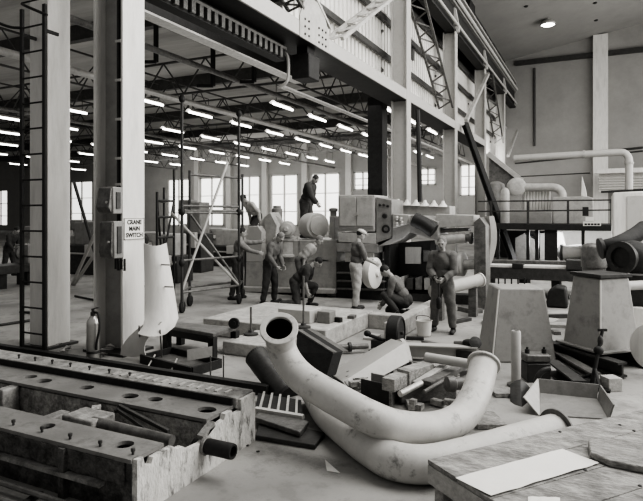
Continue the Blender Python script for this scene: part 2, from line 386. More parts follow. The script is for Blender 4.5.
for Y in (20.5, 28.3, 36.3, 44.3): MB().prism([(-6.5, Y-.1, 11.2), (-6.25, Y-.1, 11.2), (-6.25, Y-.1, 11.5), (-6.42, Y-.1, 12.4), (-6.5, Y-.1, 12.4)], (0, .2, 0)).build('bracket', pale_truss, g)
r = MB()
for k in range(14): r.bar((-6.9, 22+2*k, 13.2), (-6.9, 22+2*k, 14.3), .07, .07)
r.bar((-6.9, 22, 14.3), (-6.9, 48, 14.3), .07, .07).bar((-6.9, 22, 13.8), (-6.9, 48, 13.8), .05, .05); r.build('hand_rail', dark_steel, g)
tag(MB().bx(-7.38, -6.97, 34.5, 36, 13.2, 15.1).build('collector_box', black_iron), 'black box standing on the crane girder walkway', 'box')
# ---- ceiling lamp
p = atd(548, 21, 41.2); l = thing('ceiling_lamp', 'round lit lamp on the grey high bay ceiling', 'lamp', p)
zc = ceil_z(p.x); MB().lathe((p.x, p.y, zc-.45), (0,0,1), [(.5,0),(.52,.1),(.35,.3),(.1,.42),(.1,.45)], 20).build('shade', light_grey, l)
MB().lathe((p.x, p.y, zc-.52), (0,0,1), [(.05,0),(.35,.02),(.47,.08)], 20).build('lens', lamp_on, l)
for k, (px, py) in enumerate([(526, 6), (595, 2.5), (596, 20)]):
    d = 38-k; r_ = ray(px, py); d = (ceil_z(0)-H)/(r_.z-.17*r_.x); p = atd(px, py, d)
    tag(MB().lathe(p-V((0,0,.08)), (0,0,1), [(.1,0),(.14,.04),(.14,.08)], 12).build('ceiling_stud', black_iron), ['dark stud on the ceiling left of the lit lamp', 'dark stud on the ceiling above the pilaster, nearer', 'dark stud on the ceiling right above the pilaster, farther'][k], 'fitting')
# ================================================================ low bay overhead
for i, Y in enumerate((20.5, 28.3, 36.3, 44.3)):
    o = thing('roof_truss', ['nearest', 'second', 'third', 'farthest'][i]+' dark roof truss spanning the low bay across its lights', 'truss', (-30, Y, 7.5))
    lattice(o, (-7.4, Y, 8.4), (-60, Y, 8.4), 1.5, (0,0,1), truss_steel, 44, .09)
for i, X in enumerate((-11, -19, -27, -35, -44)):
    o = thing('lattice_girder', ['first', 'second', 'third', 'fourth', 'fifth'][i]+' long lattice girder from the crane row running back under the low bay roof', 'girder', (X, 30, 7.4))
    lattice(o, (X, 12, 8.1), (X, 52, 8.1), 1.3, (0,0,1), truss_steel, 36, .07)
for i, Y in enumerate((16, 24.4, 32.3, 40.3, 48)):
    tag(MB().bx(-80, -7.4, Y-.15, Y+.15, 9.0, 9.6).build('roof_purlin', truss_steel), ['nearest', 'second nearest', 'middle', 'second farthest', 'farthest'][i]+' dark purlin crossing the low bay roof', 'purlin')
for i, (X, Z, r, m, lab) in enumerate([(-14.6, 6.6, .11, mach_light, 'thick pale pipe running back below the low bay lights'), (-9.35, 6.35, .07, bright_steel, 'thin bright pipe running on from the dark runway girder'), (-24, 6.9, .09, mid_steel, 'grey pipe hung under the low bay trusses left of the scaffold'), (-11.5, 6.9, .09, mid_steel, 'grey pipe under the trusses between runway girder and thick pale pipe')]):
    tag(MB().tube((X, 9 if i != 1 else 16.2, Z), (X, 52, Z), r, n=10).build('overhead_pipe', m), lab, 'pipe')
rows = [(-8.6, 2, 6), (-12.5, 1, 9), (-17, 0, 9), (-21.6, 0, 9), (-26.2, 0, 9), (-30.8, 0, 9), (-36, 0, 8), (-42, 1, 8), (-49, 1, 8)]
rn = ['first', 'second', 'third', 'fourth', 'fifth', 'sixth', 'seventh', 'eighth', 'ninth']
proto = None
for ri, (X, k0, k1) in enumerate(rows):
    for n_, k in enumerate(range(k0, k1)):
        Y = 18.3+3.45*k
        lab = 'lit fluorescent tube, %s nearest in the %s row from the edge beam' % (rn[n_], rn[ri])
        if proto is None:
            proto = thing('fluorescent_light', lab, 'light', (X, Y, 6.9), 'fluorescent lights of the low bay')
            MB().tube((X, Y-.85, 6.9), (X, Y+.85, 6.9), .055, n=8).build('tube', tube_on, proto)
            m = MB(); m.prism([(X-.18, Y-.9, 6.93), (X-.06, Y-.9, 7.05), (X+.06, Y-.9, 7.05), (X+.18, Y-.9, 6.93), (X+.06, Y-.9, 7.03), (X-.06, Y-.9, 7.03)], (0, 1.8, 0)); m.build('reflector', white_paint, proto)
            m = MB(); m.bar((X, Y-.6, 7.04), (X, Y-.6, 7.75), .02, .02).bar((X, Y+.6, 7.04), (X, Y+.6, 7.75), .02, .02).bar((X, Y-.62, 7.75), (X, Y+.62, 7.75), .03, .03); m.build('hanger', dark_steel, proto)
        else: copy_tree(proto, (X, Y, 6.9), 0, lab)
# dark runway girder and crane gear of the low bay
g = thing('runway_girder', 'dark low bay runway girder with a bright lower flange', 'girder', (-8.9, 12, 6.5))
MB().bx(-9.0, -8.95, 6.9, 16.6, 6.55, 7.6).build('web_plate', black_iron, g); MB().bx(-9.1, -8.75, 6.9, 16.6, 6.5, 6.55).build('bottom_flange', bright_steel, g); MB().bx(-9.1, -8.75, 6.9, 16.6, 7.58, 7.64).build('top_flange', dark_steel, g)
for Y in (8.2, 16.3): MB().bar((-8.95, Y, 7.6), (-8.95, Y, 9.6), .15, .15).build('hanger', black_iron, g)
g = thing('crane_bridge', 'dark toothed crane bridge beam hanging beside the edge beam', 'crane', (-7.2, 10, 5.92))
MB().bx(-7.35, -7.08, 7.2, 12.4, 6.0, 6.4).build('beam', black_iron, g)
for k in range(21): MB().bx(-7.08, -7.0, 7.25+.24*k, 7.37+.24*k, 6.03, 6.26).build('busbar_clip', mid_steel, g)
MB().bx(-7.08, -7.02, 7.2, 12.4, 6.27, 6.33).build('busbar', mach_grey, g)
l = thing('inspection_lamp', 'bright lamp glowing under the toothed crane bridge', 'lamp', (-8.1, 10.6, 6.95)); p = atX(250, 38, -7.8); MB().tube(p+V((0,0,.2)), (p.x, p.y, 9.6), .02).build('stem', black_iron, l); MB().lathe(p, (0,0,1), [(.02,0),(.14,.03),(.15,.1),(.05,.25)], 16).build('lens', lamp_on, l)
g = thing('hoist_box', 'black hoist box hanging under the edge beam with a looped pale cable', 'hoist', (-7.2, 12.5, 5.6))
MB().bx(-7.0, -6.5, 12.6, 13.2, 5.58, 6.2).build('housing', black_iron, g, .03); MB().bx(-6.9, -6.6, 12.7, 13.1, 6.2, 6.41).build('neck', black_iron, g)
A = V((-7.03, 12.5, 6.3)); MB().path([A+V((-.3,0,0)), A+V((-.05,0,-.12)), A+V((0,0,-.5)), A+V((-.05,0,-.8)), A+V((-.3,0,-.92))], .04, 10).build('cable', light_grey, g)
l = thing('inspection_lamp', 'bright lamp glowing just right of the black hoist box', 'lamp', (-7.35, 14.6, 5.9)); MB().tube((-7.38, 14.4, 6.2), (-7.38, 14.4, 6.4), .02).build('stem', black_iron, l); MB().lathe((-7.38, 14.4, 5.95), (0,0,1), [(.02,0),(.14,.03),(.15,.1),(.04,.3)], 16).build('lens', lamp_on, l)
# hanging brackets under the low roof
for k, (px, py, w_) in enumerate([(156, 62, 14), (213, 86, 16), (254, 82, 14)]):
    p = atd(px, py, 20); o = thing('hanging_bracket', ['leftmost', 'middle', 'rightmost'][k]+' dark L shaped bracket hanging under the low bay roof', 'bracket', p)
    MB().bar(p, (p.x, p.y, 9.6), .12, .12).build('hanger', black_iron, o); q = atd(px-w_, py+2, 20); MB().bar(p, (q.x, q.y, p.z), .1, .1).build('arm', black_iron, o)
# black stack and bent dark strip
p = atY(377.5, 300, 22); o = thing('black_column', 'black square column rising behind the control cabinet', 'column', (p.x, 22, 0))
MB().bx(p.x-.32, p.x+.32, 21.7, 22.3, 0, atY(377, 98, 22).z).build('shaft', black_iron, o, .02); MB().bx(p.x-.45, p.x+.45, 21.55, 22.45, 0, .06).build('base_plate', dark_steel, o)
tag(MB().path([atY(417.5, 110, 19.9), atY(419, 150, 19.9), atY(420, 202, 19.9)], .09, 8).build('hanging_hose', black_iron), 'black hose hanging down beside the nearest far column', 'hose')
A, B = atY(464, 124, 18), atY(514, 262, 18); B = F(514, 263); o = thing('leaning_beam', 'long dark steel beam leaning up against the edge beam', 'beam', B)
MB().ibeam(B, atX(465, 124, -6.2), .22, .3, .05).build('beam', black_iron, o)
# ================================================================ people
def capsule(mb, p0, r0, p1, r1, n=14):
    p0, p1 = V(p0), V(p1); L = (p1-p0).length
    pr = [(r0*math.sin(a), -r0*math.cos(a)) for a in (.02, .5, 1.0, PI/2)] + [(r1*math.sin(a), L-r1*math.cos(a)) for a in (PI/2, PI-1.0, PI-.5, PI-.02)]
    mb.lathe(p0, p1-p0, pr, n)
def person(label, base, face, lean=0, side=0, la=((10,8),(25,0)), ra=((10,8),(25,0)), ll=(4,8,6), rl=(-4,4,6), head=(0,0), shirt=None, trousers=None, hair=None, cap=None, sleeves=True, grip=.6, collar=True, scale=1.0, twist=0, bulk=0):
    """pose in degrees: lean forward, arms ((pitch,out),(fore pitch,fore out)), legs (thigh pitch, shin pitch back, out)"""
    R = math.radians; seg = []                    # (p0, r0, p1, r1, tag)
    def dirv(pitch, out, sgn): return V((sgn*math.sin(R(out)), math.cos(R(out))*math.sin(R(pitch)), -math.cos(R(out))*math.cos(R(pitch))))
    Rt = Matrix.Rotation(R(twist), 3, 'Z') @ Matrix.Rotation(-R(lean), 3, 'X') @ Matrix.Rotation(R(side), 3, 'Y')
    pel = V((0,0,0)); up = Rt @ V((0,0,1)); fw = Rt @ V((0,1,0)); rt = Rt @ V((1,0,0))
    waist = pel+V((0,0,.08))+up*.06; chest = waist+up*.22; nb = waist+up*.40
    hy, hp = R(head[1]), R(head[0]); Rh = Rt @ Matrix.Rotation(-hy, 3, 'Z') @ Matrix.Rotation(-hp, 3, 'X')
    hu, hf, hr = Rh @ V((0,0,1)), Rh @ V((0,1,0)), Rh @ V((1,0,0))
    hd = nb+up*.10+hu*.12+hf*.02
    mb = MB(); ells = []
    def E(c, r, Rm, tg):
        mb.ell(c, r, Rm, 18, 12); ells.append((V(c), r, Rm, tg))
    def S(p0, r0, p1, r1, tg): capsule(mb, p0, r0, p1, r1); seg.append((V(p0), V(p1), r0, r1, tg))
    I3 = Matrix.Identity(3)
    E(pel+V((0,-.01,.03)), (.17,.125,.13), I3, 'T'); E(waist+up*.03, (.155,.11,.15), Rt, 'S'); E(chest+up*.03, (.175,.125,.2), Rt, 'S')
    S(nb-rt*.13-up*.03, .062, nb+rt*.13-up*.03, .062, 'S')
    S(nb-up*.03, .062, nb+up*.09, .054, 'K')
    E(hd, (.076,.095,.118), Rh, 'K'); E(hd-hu*.055+hf*.03, (.056,.066,.065), Rh, 'K'); S(hd+hf*.092+hu*.02, .011, hd+hf*.112-hu*.022, .017, 'K')
    S(hd+hf*.088+hr*.045+hu*.028, .011, hd+hf*.088-hr*.045+hu*.028, .011, 'K')
    for sg in (-1, 1): E(hd+hr*sg*.078-hf*.005, (.012,.022,.032), Rh, 'K')
    ends = []; feet = []; fr = []; fl_ = []
    for sg, arm, leg in ((-1, la, ll), (1, ra, rl)):
        sh = nb+rt*sg*.185-up*.035; ud = Rt @ dirv(arm[0][0], arm[0][1], sg); el = sh+ud*.295
        fd = Rt @ dirv(arm[1][0], arm[1][1], sg); wr = el+fd*.26
        S(sh, .063, el, .046, 'S'); S(el, .045, wr, .03, 'S' if sleeves else 'K')
        # hand: palm, four bent fingers of different lengths, thumb from the side of the palm
        pn = rt*(-sg)-fd*(rt*(-sg)).dot(fd); pn = pn.normalized() if pn.length > .1 else fw; cr = fd.cross(pn).normalized()
        if cr.dot(up) < 0: cr = -cr                  # thumb side up/forward
        pc = wr+fd*.075
        for t in (-.028, -.01, .01, .028): S(wr+cr*t*.6+fd*.01, .019, wr+fd*.095+cr*t, .014, 'K')
        for t, ln in ((-.034, .066), (-.012, .08), (.012, .086), (.034, .078)):
            k0 = wr+fd*.1+cr*t; k1 = k0+(fd*(1-grip*.5)+pn*grip*.8).normalized()*ln*.5; k2 = k1+(fd*(1-grip)+pn*grip*1.3).normalized()*ln*.5
            S(k0, .0105, k1, .0095, 'K'); S(k1, .0095, k2, .008, 'K')
        t0 = wr+fd*.035+cr*.03; t1 = t0+(fd*.6+cr*.7+pn*.35).normalized()*.04; t2 = t1+(fd*.9+pn*.5).normalized()*.035
        S(t0, .015, t1, .0115, 'K'); S(t1, .0115, t2, .009, 'K')
        ends.append(wr+fd*.09)
        hip = pel+V((sg*.092, 0, -.02)); td = dirv(leg[0], leg[2], sg); kn = hip+td*.43; sd = dirv(leg[0]-leg[1], leg[2]*.5, sg); an = kn+sd*.42
        S(hip, .092, kn, .062, 'T'); S(kn, .06, an+sd*-.03, .042, 'T')
        pitch = max(-60, min(0, (leg[0]-leg[1])+35)) if (leg[0]-leg[1]) < -35 else 0
        tf = V((sg*.12, math.cos(R(pitch)), math.sin(R(pitch)))).normalized(); dn = V((0, math.sin(R(pitch)), -math.cos(R(pitch))))
        if leg[0]-leg[1] < -60: tf = (sd*.85+V((0,0,-.3))).normalized(); dn = V((0, tf.z, -tf.y)).normalized()
        heel = an+dn*.055-tf*.05; S(an, .043, an+dn*.05, .04, 'B'); S(heel, .035, heel+tf*.13, .037, 'B'); S(heel+tf*.13, .037, heel+tf*.22-V((0,0,.004)), .03, 'B'); feet += [heel.z-.037, (heel+tf*.22).z-.035]
        (fr if sg > 0 else fl_).extend([np.array(an), np.array(heel), np.array(heel+tf*.11), np.array(heel+tf*.22)])
        if leg[1] > 60: feet.append(kn.z-.062)
    raw = bpy.data.meshes.new('raw'); raw.from_pydata([tuple(p) for p in mb.v], [], mb.f); ob = bpy.data.objects.new('raw', raw); C.objects.link(ob)
    m = ob.modifiers.new('r', 'REMESH'); m.mode = 'VOXEL'; m.voxel_size = .0085; m.use_smooth_shade = True
    s2 = ob.modifiers.new('s', 'SMOOTH'); s2.factor = .5; s2.iterations = 2
    dg = bpy.context.evaluated_depsgraph_get(); me = bpy.data.meshes.new_from_object(ob.evaluated_get(dg)); bpy.data.objects.remove(ob); bpy.data.meshes.remove(raw)
    zmin = min(feet); n = len(me.vertices); co = np.empty(n*3); me.vertices.foreach_get('co', co); co = co.reshape(-1, 3)
    nor = np.empty(n*3); me.vertices.foreach_get('normal', nor); nor = nor.reshape(-1, 3)
    best = np.full(n, 1e9); tg = np.zeros(n, int); code = {'K':0, 'S':1, 'T':2, 'B':3}
    for p0, p1, r0, r1, t in seg:
        a = np.array(p0); b_ = np.array(p1)-a; t_ = np.clip(((co-a)@b_)/max(1e-9, b_@b_), 0, 1); d = np.linalg.norm(co-a-t_[:, None]*b_, axis=1)-(r0+(r1-r0)*t_)
        k = d < best; best[k] = d[k]; tg[k] = code[t]
    for c_, r, Rm, t in ells:
        q = (co-np.array(c_))@np.array(Rm); rr = np.linalg.norm(q/np.array(r), axis=1); d = (rr-1)*min(r); k = d < best; best[k] = d[k]; tg[k] = code[t]
    fa = math.atan2(-face[0], face[1]); base = V(base); root = None
    Rz = np.array(rz(fa)); off = np.array((0, 0, -zmin))
    W = ((co+off)*scale)@Rz.T; NW = nor@Rz.T
    polys = [tuple(p.vertices) for p in me.polygons]; bpy.data.meshes.remove(me)
    bm_ = bpy.data.meshes.new('person'); bm_.from_pydata(W.tolist(), [], polys); bm_.materials.append(skin_m); bm_.polygons.foreach_set('use_smooth', [True]*len(polys))
    root = bpy.data.objects.new('person', bm_); C.objects.link(root); root.location = base; tag(root, label, 'person')
    def cloth(name, codes, mat, o):
        idx = np.isin(tg, codes); fs = [p for p in polys if all(idx[i] for i in p)]
        if not fs: return
        used = sorted({i for f in fs for i in f}); mp = {i: k for k, i in enumerate(used)}
        wob = np.array([o+.007*math.sin(W[i,2]*24+W[i,0]*19)*math.sin(W[i,1]*27+W[i,2]*8+W[i,0]*13) for i in used])
        P = W[used]+NW[used]*wob[:, None]
        e = bpy.data.meshes.new(name); e.from_pydata(P.tolist(), [], [tuple(mp[i] for i in f) for f in fs]); e.materials.append(mat); e.polygons.foreach_set('use_smooth', [True]*len(fs))
        q = bpy.data.objects.new(name, e); C.objects.link(q); q.parent = root
    same = shirt is trousers
    if same: cloth('overalls', [1, 2], shirt, .026+bulk)
    else: cloth('shirt', [1], shirt, .02+bulk); cloth('trousers', [2], trousers, .026+bulk)
    hipx = tg == 3
    right_foot = np.array([min((np.linalg.norm(co[i]-f_a) for f_a in fr)) < min((np.linalg.norm(co[i]-f_a) for f_a in fl_)) if hipx[i] else False for i in range(n)]); tg[right_foot] = 4
    cloth('boot', [3], boot_m, .01); cloth('boot', [4], boot_m, .01)
    def tr(p): return V(Rz@((np.array(p)+off)*scale))
    Rw = Matrix(Rz.tolist()) @ Rh
    def child(name, mb_, mat):
        e = bpy.data.meshes.new(name); e.from_pydata([tuple(p) for p in mb_.v], [], mb_.f); e.materials.append(mat); e.polygons.foreach_set('use_smooth', mb_.s)
        q = bpy.data.objects.new(name, e); C.objects.link(q); q.parent = root; return q
    hw = tr(hd); u, f_, r_ = Rw @ V((0,0,1)), Rw @ V((0,1,0)), Rw @ V((1,0,0))
    if hair is not None:
        m = MB(); m.ell(hw+u*.035-f_*.022, (.086*scale,.098*scale,.096*scale), Rw, 18, 12); child('hair', m, hair)
    if cap is not None:
        m = MB(); m.ell(hw+u*.07-f_*.008, (.098*scale,.115*scale,.062*scale), Rw, 18, 10); m.ell(hw+u*.05+f_*.11, (.075*scale,.075*scale,.012*scale), Rw, 14, 8); child('cap', m, cap)
    for sg in (-1, 1):
        m = MB(); m.ell(hw+f_*.086+r_*sg*.032+u*.008, .011, None, 8, 6); child('eye', m, ink)
    m = MB(); m.ell(hw+f_*.091-u*.062, (.024,.008,.006), Rw, 10, 6); child('mouth', m, boot_m)
    Rb = Matrix(Rz.tolist()) @ Rt; m = MB(); m.lathe(tr(nb), Rb @ V((0,-.12,1)), [(.078*scale,-.02),(.088*scale,0),(.084*scale,.035),(.07*scale,.03)], 20, True); child('collar', m, shirt)
    return root, [tr(e)+base for e in ends]
FWD, RGT = V((-S_, C_, 0)), V((C_, S_, 0))
def facing(deg):                                  # 0 looks at the photographer's side, 90 to the right, 180 away
    a = math.radians(deg); v = -FWD*math.cos(a)+RGT*math.sin(a); return (v.x, v.y)
# ================================================================ near column fittings
g = thing('wall_ladder', 'black iron ladder rising in front of the white column at far left', 'ladder', F(34, 350))
Yl = 6.02; p0, p1 = atY(22, 350, Yl), atY(44.5, 350, Yl); zt = 5.4
for p in (p0, p1): MB().bx(p.x-.03, p.x+.03, Yl-.02, Yl+.02, 0, zt).build('rail', black_iron, g)
for k in range(14): MB().tube((p0.x, Yl, .3+.4*k), (p1.x, Yl, .3+.4*k), .014, n=8).build('rung', black_iron, g)
for z in (5.0,):
    for p in (p0, p1): MB().bar((p.x, Yl, z), (p.x, 6.27, z), .03, .05).build('standoff', black_iron, g)
m = MB(); q = atY(0, 12, Yl); a_, b_, c2_ = atY(28, 7, Yl-.12), atY(47, 15, Yl-.05), atY(-4, 22, Yl-.2); m.path([atY(22,4,Yl), a_, b_], .022, 8).path([p0+V((0,0,0)) if False else atY(22,28,Yl), atY(10,27,Yl-.1), c2_], .022, 8); m.build('hoop_bar', black_iron, g)
# conduit runs on the near column
g = thing('conduit_run', 'pair of dark conduits running up the near column past the switch boxes', 'conduit', (-6.66, 6.55, 0))
MB().tube((-6.66, 6.52, 1.3), (-6.66, 6.52, 6.2), .03, n=8).build('conduit', black_iron, g); MB().tube((-6.62, 6.6, 1.3), (-6.62, 6.6, 6.2), .03, n=8).build('conduit', black_iron, g)
for z in (2.6, 3.0, 3.6, 4.2, 4.8): MB().bx(-6.7, -6.59, 6.48, 6.62, z, z+.04).build('clip', light_grey, g)
def pcol(px, py): return atY(px, py, 6.3)
def ebox(label, a, b, c, d, tilt):
    p, q = pcol(a, b), pcol(c, d); g = thing('switch_box', label, 'switch box', ((p.x+q.x)/2, 6.5, q.z)); x0, x1, z0, z1 = p.x, q.x, q.z, p.z
    MB().bx(x0, x1, 6.3, 6.5, z0, z1).build('casing', mach_grey, g, .015)
    dr = MB().prism([(x0+.02, 6.3, z0+.02), (x0+.02, 6.3, z1-.02), (x0+.02, 6.3-.02, z1-.02), (x0+.02, 6.3-.02-tilt, z0+.1), (x0+.02, 6.3-.02, z0+.02)], (x1-x0-.04, 0, 0)).build('door', mid_steel, g, .008)
    MB().lathe(((x0+x1)/2+.08, 6.28-tilt*.4, (z0+z1)/2-.03), (0,-1,0), [(.02,0),(.02,.03)], 10).build('knob', chrome, dr)
    MB().bx(x1, x1+.015, 6.36, 6.44, z0+.08, z1-.08).build('side_lever', dark_steel, g)
    return x0, x1, z0
ebox('upper grey switch box on the near column with sloping cover', 98.5, 187, 113, 214, .05)
x0, x1, z0 = ebox('larger lower grey switch box on the near column', 100, 221, 114, 259, .02)
m = MB()
for k in range(4): m.tube((x0+.22+.06*k, 6.4, z0-.16-.02*(k%2)), (x0+.22+.06*k, 6.4, z0), .018, n=8)
tag(m.build('cable_glands', black_iron), 'row of short black cable glands below the lower switch box', 'cable gland')
# sign
zs0, zs1 = atX(134, 239.5, -6.54).z, atX(134, 218, -6.54).z
g = thing('crane_sign', 'white enamel sign reading CRANE MAIN SWITCH on the near column', 'sign', (-6.54, 6.72, zs0))
MB().bx(-6.55, -6.538, 6.51, 6.93, zs0, zs1).build('plate', sign_white, g)
m = MB()
for z in (zs0+.006, zs1-.006): m.bx(-6.5385, -6.5365, 6.51, 6.93, z-.006, z+.006)
for y in (6.516, 6.924): m.bx(-6.5385, -6.5365, y-.006, y+.006, zs0, zs1)
m.build('border', mach_grey, g)
for k, t in enumerate(('CRANE', 'MAIN', 'SWITCH')):
    text_mb(t, .094, (-6.537, 6.72, zs1-(zs1-zs0)*(.2+.3*k)), (0,1,0), (0,0,1)).build('lettering', ink, g)
# fire extinguisher
p = F(93, 361); g = thing('fire_extinguisher', 'upright polished fire extinguisher on the floor before the near column', 'fire extinguisher', p)
MB().lathe(p, (0,0,1), [(.08,0),(.09,.01),(.092,.05),(.092,.55),(.085,.6),(.05,.65),(.03,.67)], 24).build('cylinder', chrome, g)
MB().lathe(p+V((0,0,.67)), (0,0,1), [(.035,0),(.035,.05),(.02,.06),(.02,.1)], 14).build('valve', dark_steel, g)
MB().bar(p+V((-.02,0,.76)), p+V((.12,0,.8)), .03, .015).build('handle', dark_steel, g)
MB().path([p+V((.02,0,.72)), p+V((.13,-.02,.7)), p+V((.16,-.03,.5)), p+V((.12,-.04,.3)), p+V((.1,-.03,.18))], .016, 10).build('hose', rubber, g)
MB().lathe(p+V((0,0,.12)), (0,0,1), [(.094,0),(.096,.01),(.096,.03),(.094,.04)], 24).build('band', dark_steel, g)
# curved white sheet
A = [atd(144.5,244,8.75), atd(166,243,8.5)]; 
g = thing('sheet_guard', 'tall curved white sheet metal guard standing right of the near column', 'guard', F(160, 345))
rows_ = []
for px0, px1, py, d0, d1 in [(144,166,243,8.6,8.72),(144.5,169,262,8.57,8.7),(145,173,285,8.52,8.68),(145.5,176,305,8.47,8.65),(145,178,318,8.42,8.6),(143,174,327,8.36,8.5),(138,165,334,8.3,8.4)]:
    rows_.append([atd(px0+(px1-px0)*t, py+(3*math.sin(PI*t)), d0+(d1-d0)*t-.1*math.sin(PI*t)) for t in (0,.2,.4,.6,.8,1)])
MB().sheet(rows_, .012).build('tall_panel', white_paint, g)
rows_ = []
for t in (0,.15,.3,.45,.6,.75,.9,1):
    a = PI*.95*t; px = 147-26*math.sin(a*.55); py = 322+33*t
    rows_.append([atd(px+20*k*(.75+.5*t), py+2*math.sin(PI*k), 8.62-.25*k-.1*t) for k in (0,.25,.5,.75,1)])
MB().sheet(rows_, .012).build('curled_skirt', light_grey, g)
for px, py in ((139, 326), (160, 330)): MB().bar(atd(px, py, 8.3), F(px+2, py+29), .02, .02).build('stay', mid_steel, g)
m = MB()
for py in (264, 286): m.bar(atd(144.5, py, 8.86), atd(170+(py-264)*.15, py+1, 8.42), .012, .02)
m.build('seam', grey_paint, g)
# ================================================================ kerbs and slab
tag(MB().bx(-5.25, -4.3, 7.25, 8.24, 0, .2).build('concrete_kerb', plinth_c, None, .02), 'rough concrete kerb behind the low steel bench', 'kerb')
tag(MB().bx(-6.4, -3.95, 8.25, 10.4, 0, .3).build('concrete_plinth', plinth_c, None, .02), 'broad pale concrete plinth behind the flanged pipe end', 'plinth')
tag(MB().bx(-3.35, -3.12, 9.3, 12.2, 0, .3).build('concrete_wall', plinth_c, None, .02), 'low concrete wall running back to the crouching man', 'wall')
tag(MB().bx(-3.95, -3.35, 10.1, 10.4, 0, .28).build('concrete_wall', plinth_c, None, .02), 'short concrete cross wall closing the pit beside the plinth', 'wall')
p = F(318, 326, .3); q = F(296, 327, .3)
tag(MB().bx(-5.05, -4.42, 8.6, 9.0, .3, .52).build('packing_box', light_grey, None, .01), 'small grey box lying on the concrete plinth', 'box')
tag(MB().bx(-4.36, -4.12, 8.75, 9.0, .3, .5).build('packing_block', mach_grey, None, .01), 'dark small block right of the grey box on the plinth', 'block')
def rod_stand(px, py, top, label, z=.3):
    p = F(px, py, z); d = (H-z)*FPX/(py-YH); zt = H-(top-YH)*d/FPX; g = thing('upright_rod', label, 'rod', p)
    MB().lathe(p, (0,0,1), [(.12,0),(.12,.03),(.05,.05),(.04,.08)], 14).build('foot', dark_steel, g); MB().tube(p, (p.x, p.y, zt), .018, n=8).build('rod', mid_steel, g)
rod_stand(303.5, 328, 276, 'tall upright rod standing on the plinth before the grey box')
rod_stand(251, 335, 307, 'short upright rod standing on the kerb left of the pipe flange', .2)
# ================================================================ low bench and tray
g = thing('low_bench', 'low dark steel bench right of the curved white guard', 'bench', (-5.9, 6.9, 0))
a, b, c_, d_ = atd(166,325,9.1), F(213,333.5,.37), F(236,327,.37), F(180,322,.37); a = F(166,325.5,.37)
MB().prism([a, b, c_, d_], (0,0,-.06)).build('top', mid_steel, g, .008)
for p in (a, b, c_, d_):
    q = V((p.x*.97+.03*(a.x+c_.x)/2, p.y*.97+.03*(a.y+c_.y)/2, 0)); MB().bx(q.x-.05, q.x+.05, q.y-.05, q.y+.05, 0, .31).build('leg', black_iron, g)
MB().bar(a.lerp(b,.05)+V((0,0,-.1)), b.lerp(a,.05)+V((0,0,-.1)), .04, .1).build('apron', black_iron, g)
p = F(233, 329.5, .37); tag(MB().lathe(p+V((-.02,.06,.085)), (.2,-1,.1), [(.02,-.03),(.085,-.03),(.085,.03),(.04,.03),(.04,.05),(.02,.05)], 24).build('grinding_wheel', black_iron), 'black wheel standing on the right end of the low bench', 'wheel')
g = thing('steel_tray', 'flat dark steel tray on the floor in front of the low bench', 'tray', F(180, 358))
t = [F(141,356,.1), F(192,369,.1), F(221,360.5,.1), F(172,348.5,.1)]
MB().prism([V((q.x,q.y,0)) for q in t], (0,0,.03)).build('base', mid_steel, g)
for i in range(4): MB().bar(t[i]+V((0,0,-.04)), t[(i+1)%4]+V((0,0,-.04)), .04, .12).build('rim', black_iron, g)
tag(MB().prism([F(187,361,.13), F(210,357,.13), F(210,357,.13)+V((0,0,.15)), F(187,361,.13)+V((0,0,.16))], (.02,.03,0)).build('plate_offcut', mach_grey), 'small pale plate standing upright on the steel tray', 'plate')
for k, (a, b, z) in enumerate([((146,370),(155,355),.2),((170,373),(177,359),.2)]):
    tag(MB().tube(F(a[0],a[1],.02), F(b[0],b[1],.12), .012, n=8).build('steel_rod', bright_steel), ['left', 'right'][k]+' bright rod leaning against the front rim of the steel tray', 'rod')
for k, px in enumerate((210.5, 223.5)):
    g = thing('floor_pin', ['left', 'right'][k]+' thin upright pin between the steel tray and the flanged pipe', 'pin', F(px, 380)); p = F(px, 380)
    MB().tube(p, p+V((0,0,.32)), .01, n=8).build('pin', mid_steel, g); MB().lathe(p, (0,0,1), [(.03,0),(.03,.012)], 10).build('foot', dark_steel, g)
tag(MB().bar((-9.2, 5.82, .06), (-3.55, 5.82, .06), .1, .12).build('steel_rail', black_iron), 'long black steel rail on the floor behind the machine bed', 'rail')
tag(MB().chan((-8.3, 5.55, .04), (-3.7, 5.35, .04), .14, .08, .012).build('steel_channel', dark_steel), 'dark steel channel lying between the black rail and the machine bed', 'channel')
for k, (px, py, s_) in enumerate([(64,352,.12),(57,347,.1),(106,352,.14),(102,357,.1)]):
    m = MB(); p = F(px, py); random.seed(k)
    for j in range(4): m.sheet([[p+V((random.uniform(-s_,s_), random.uniform(-s_,s_), random.uniform(0.01,s_*.7))) for _ in range(2)] for _ in range(2)], .008)
    tag(m.build('scrap_rag', [light_grey, mach_grey, white_paint, mach_grey][k]), ['crumpled pale rag at the foot of the ladder column, nearer', 'crumpled dark rag at the foot of the ladder column, farther', 'crumpled white rag between extinguisher and column foot', 'small dark rag beside the fire extinguisher'][k], 'rag')
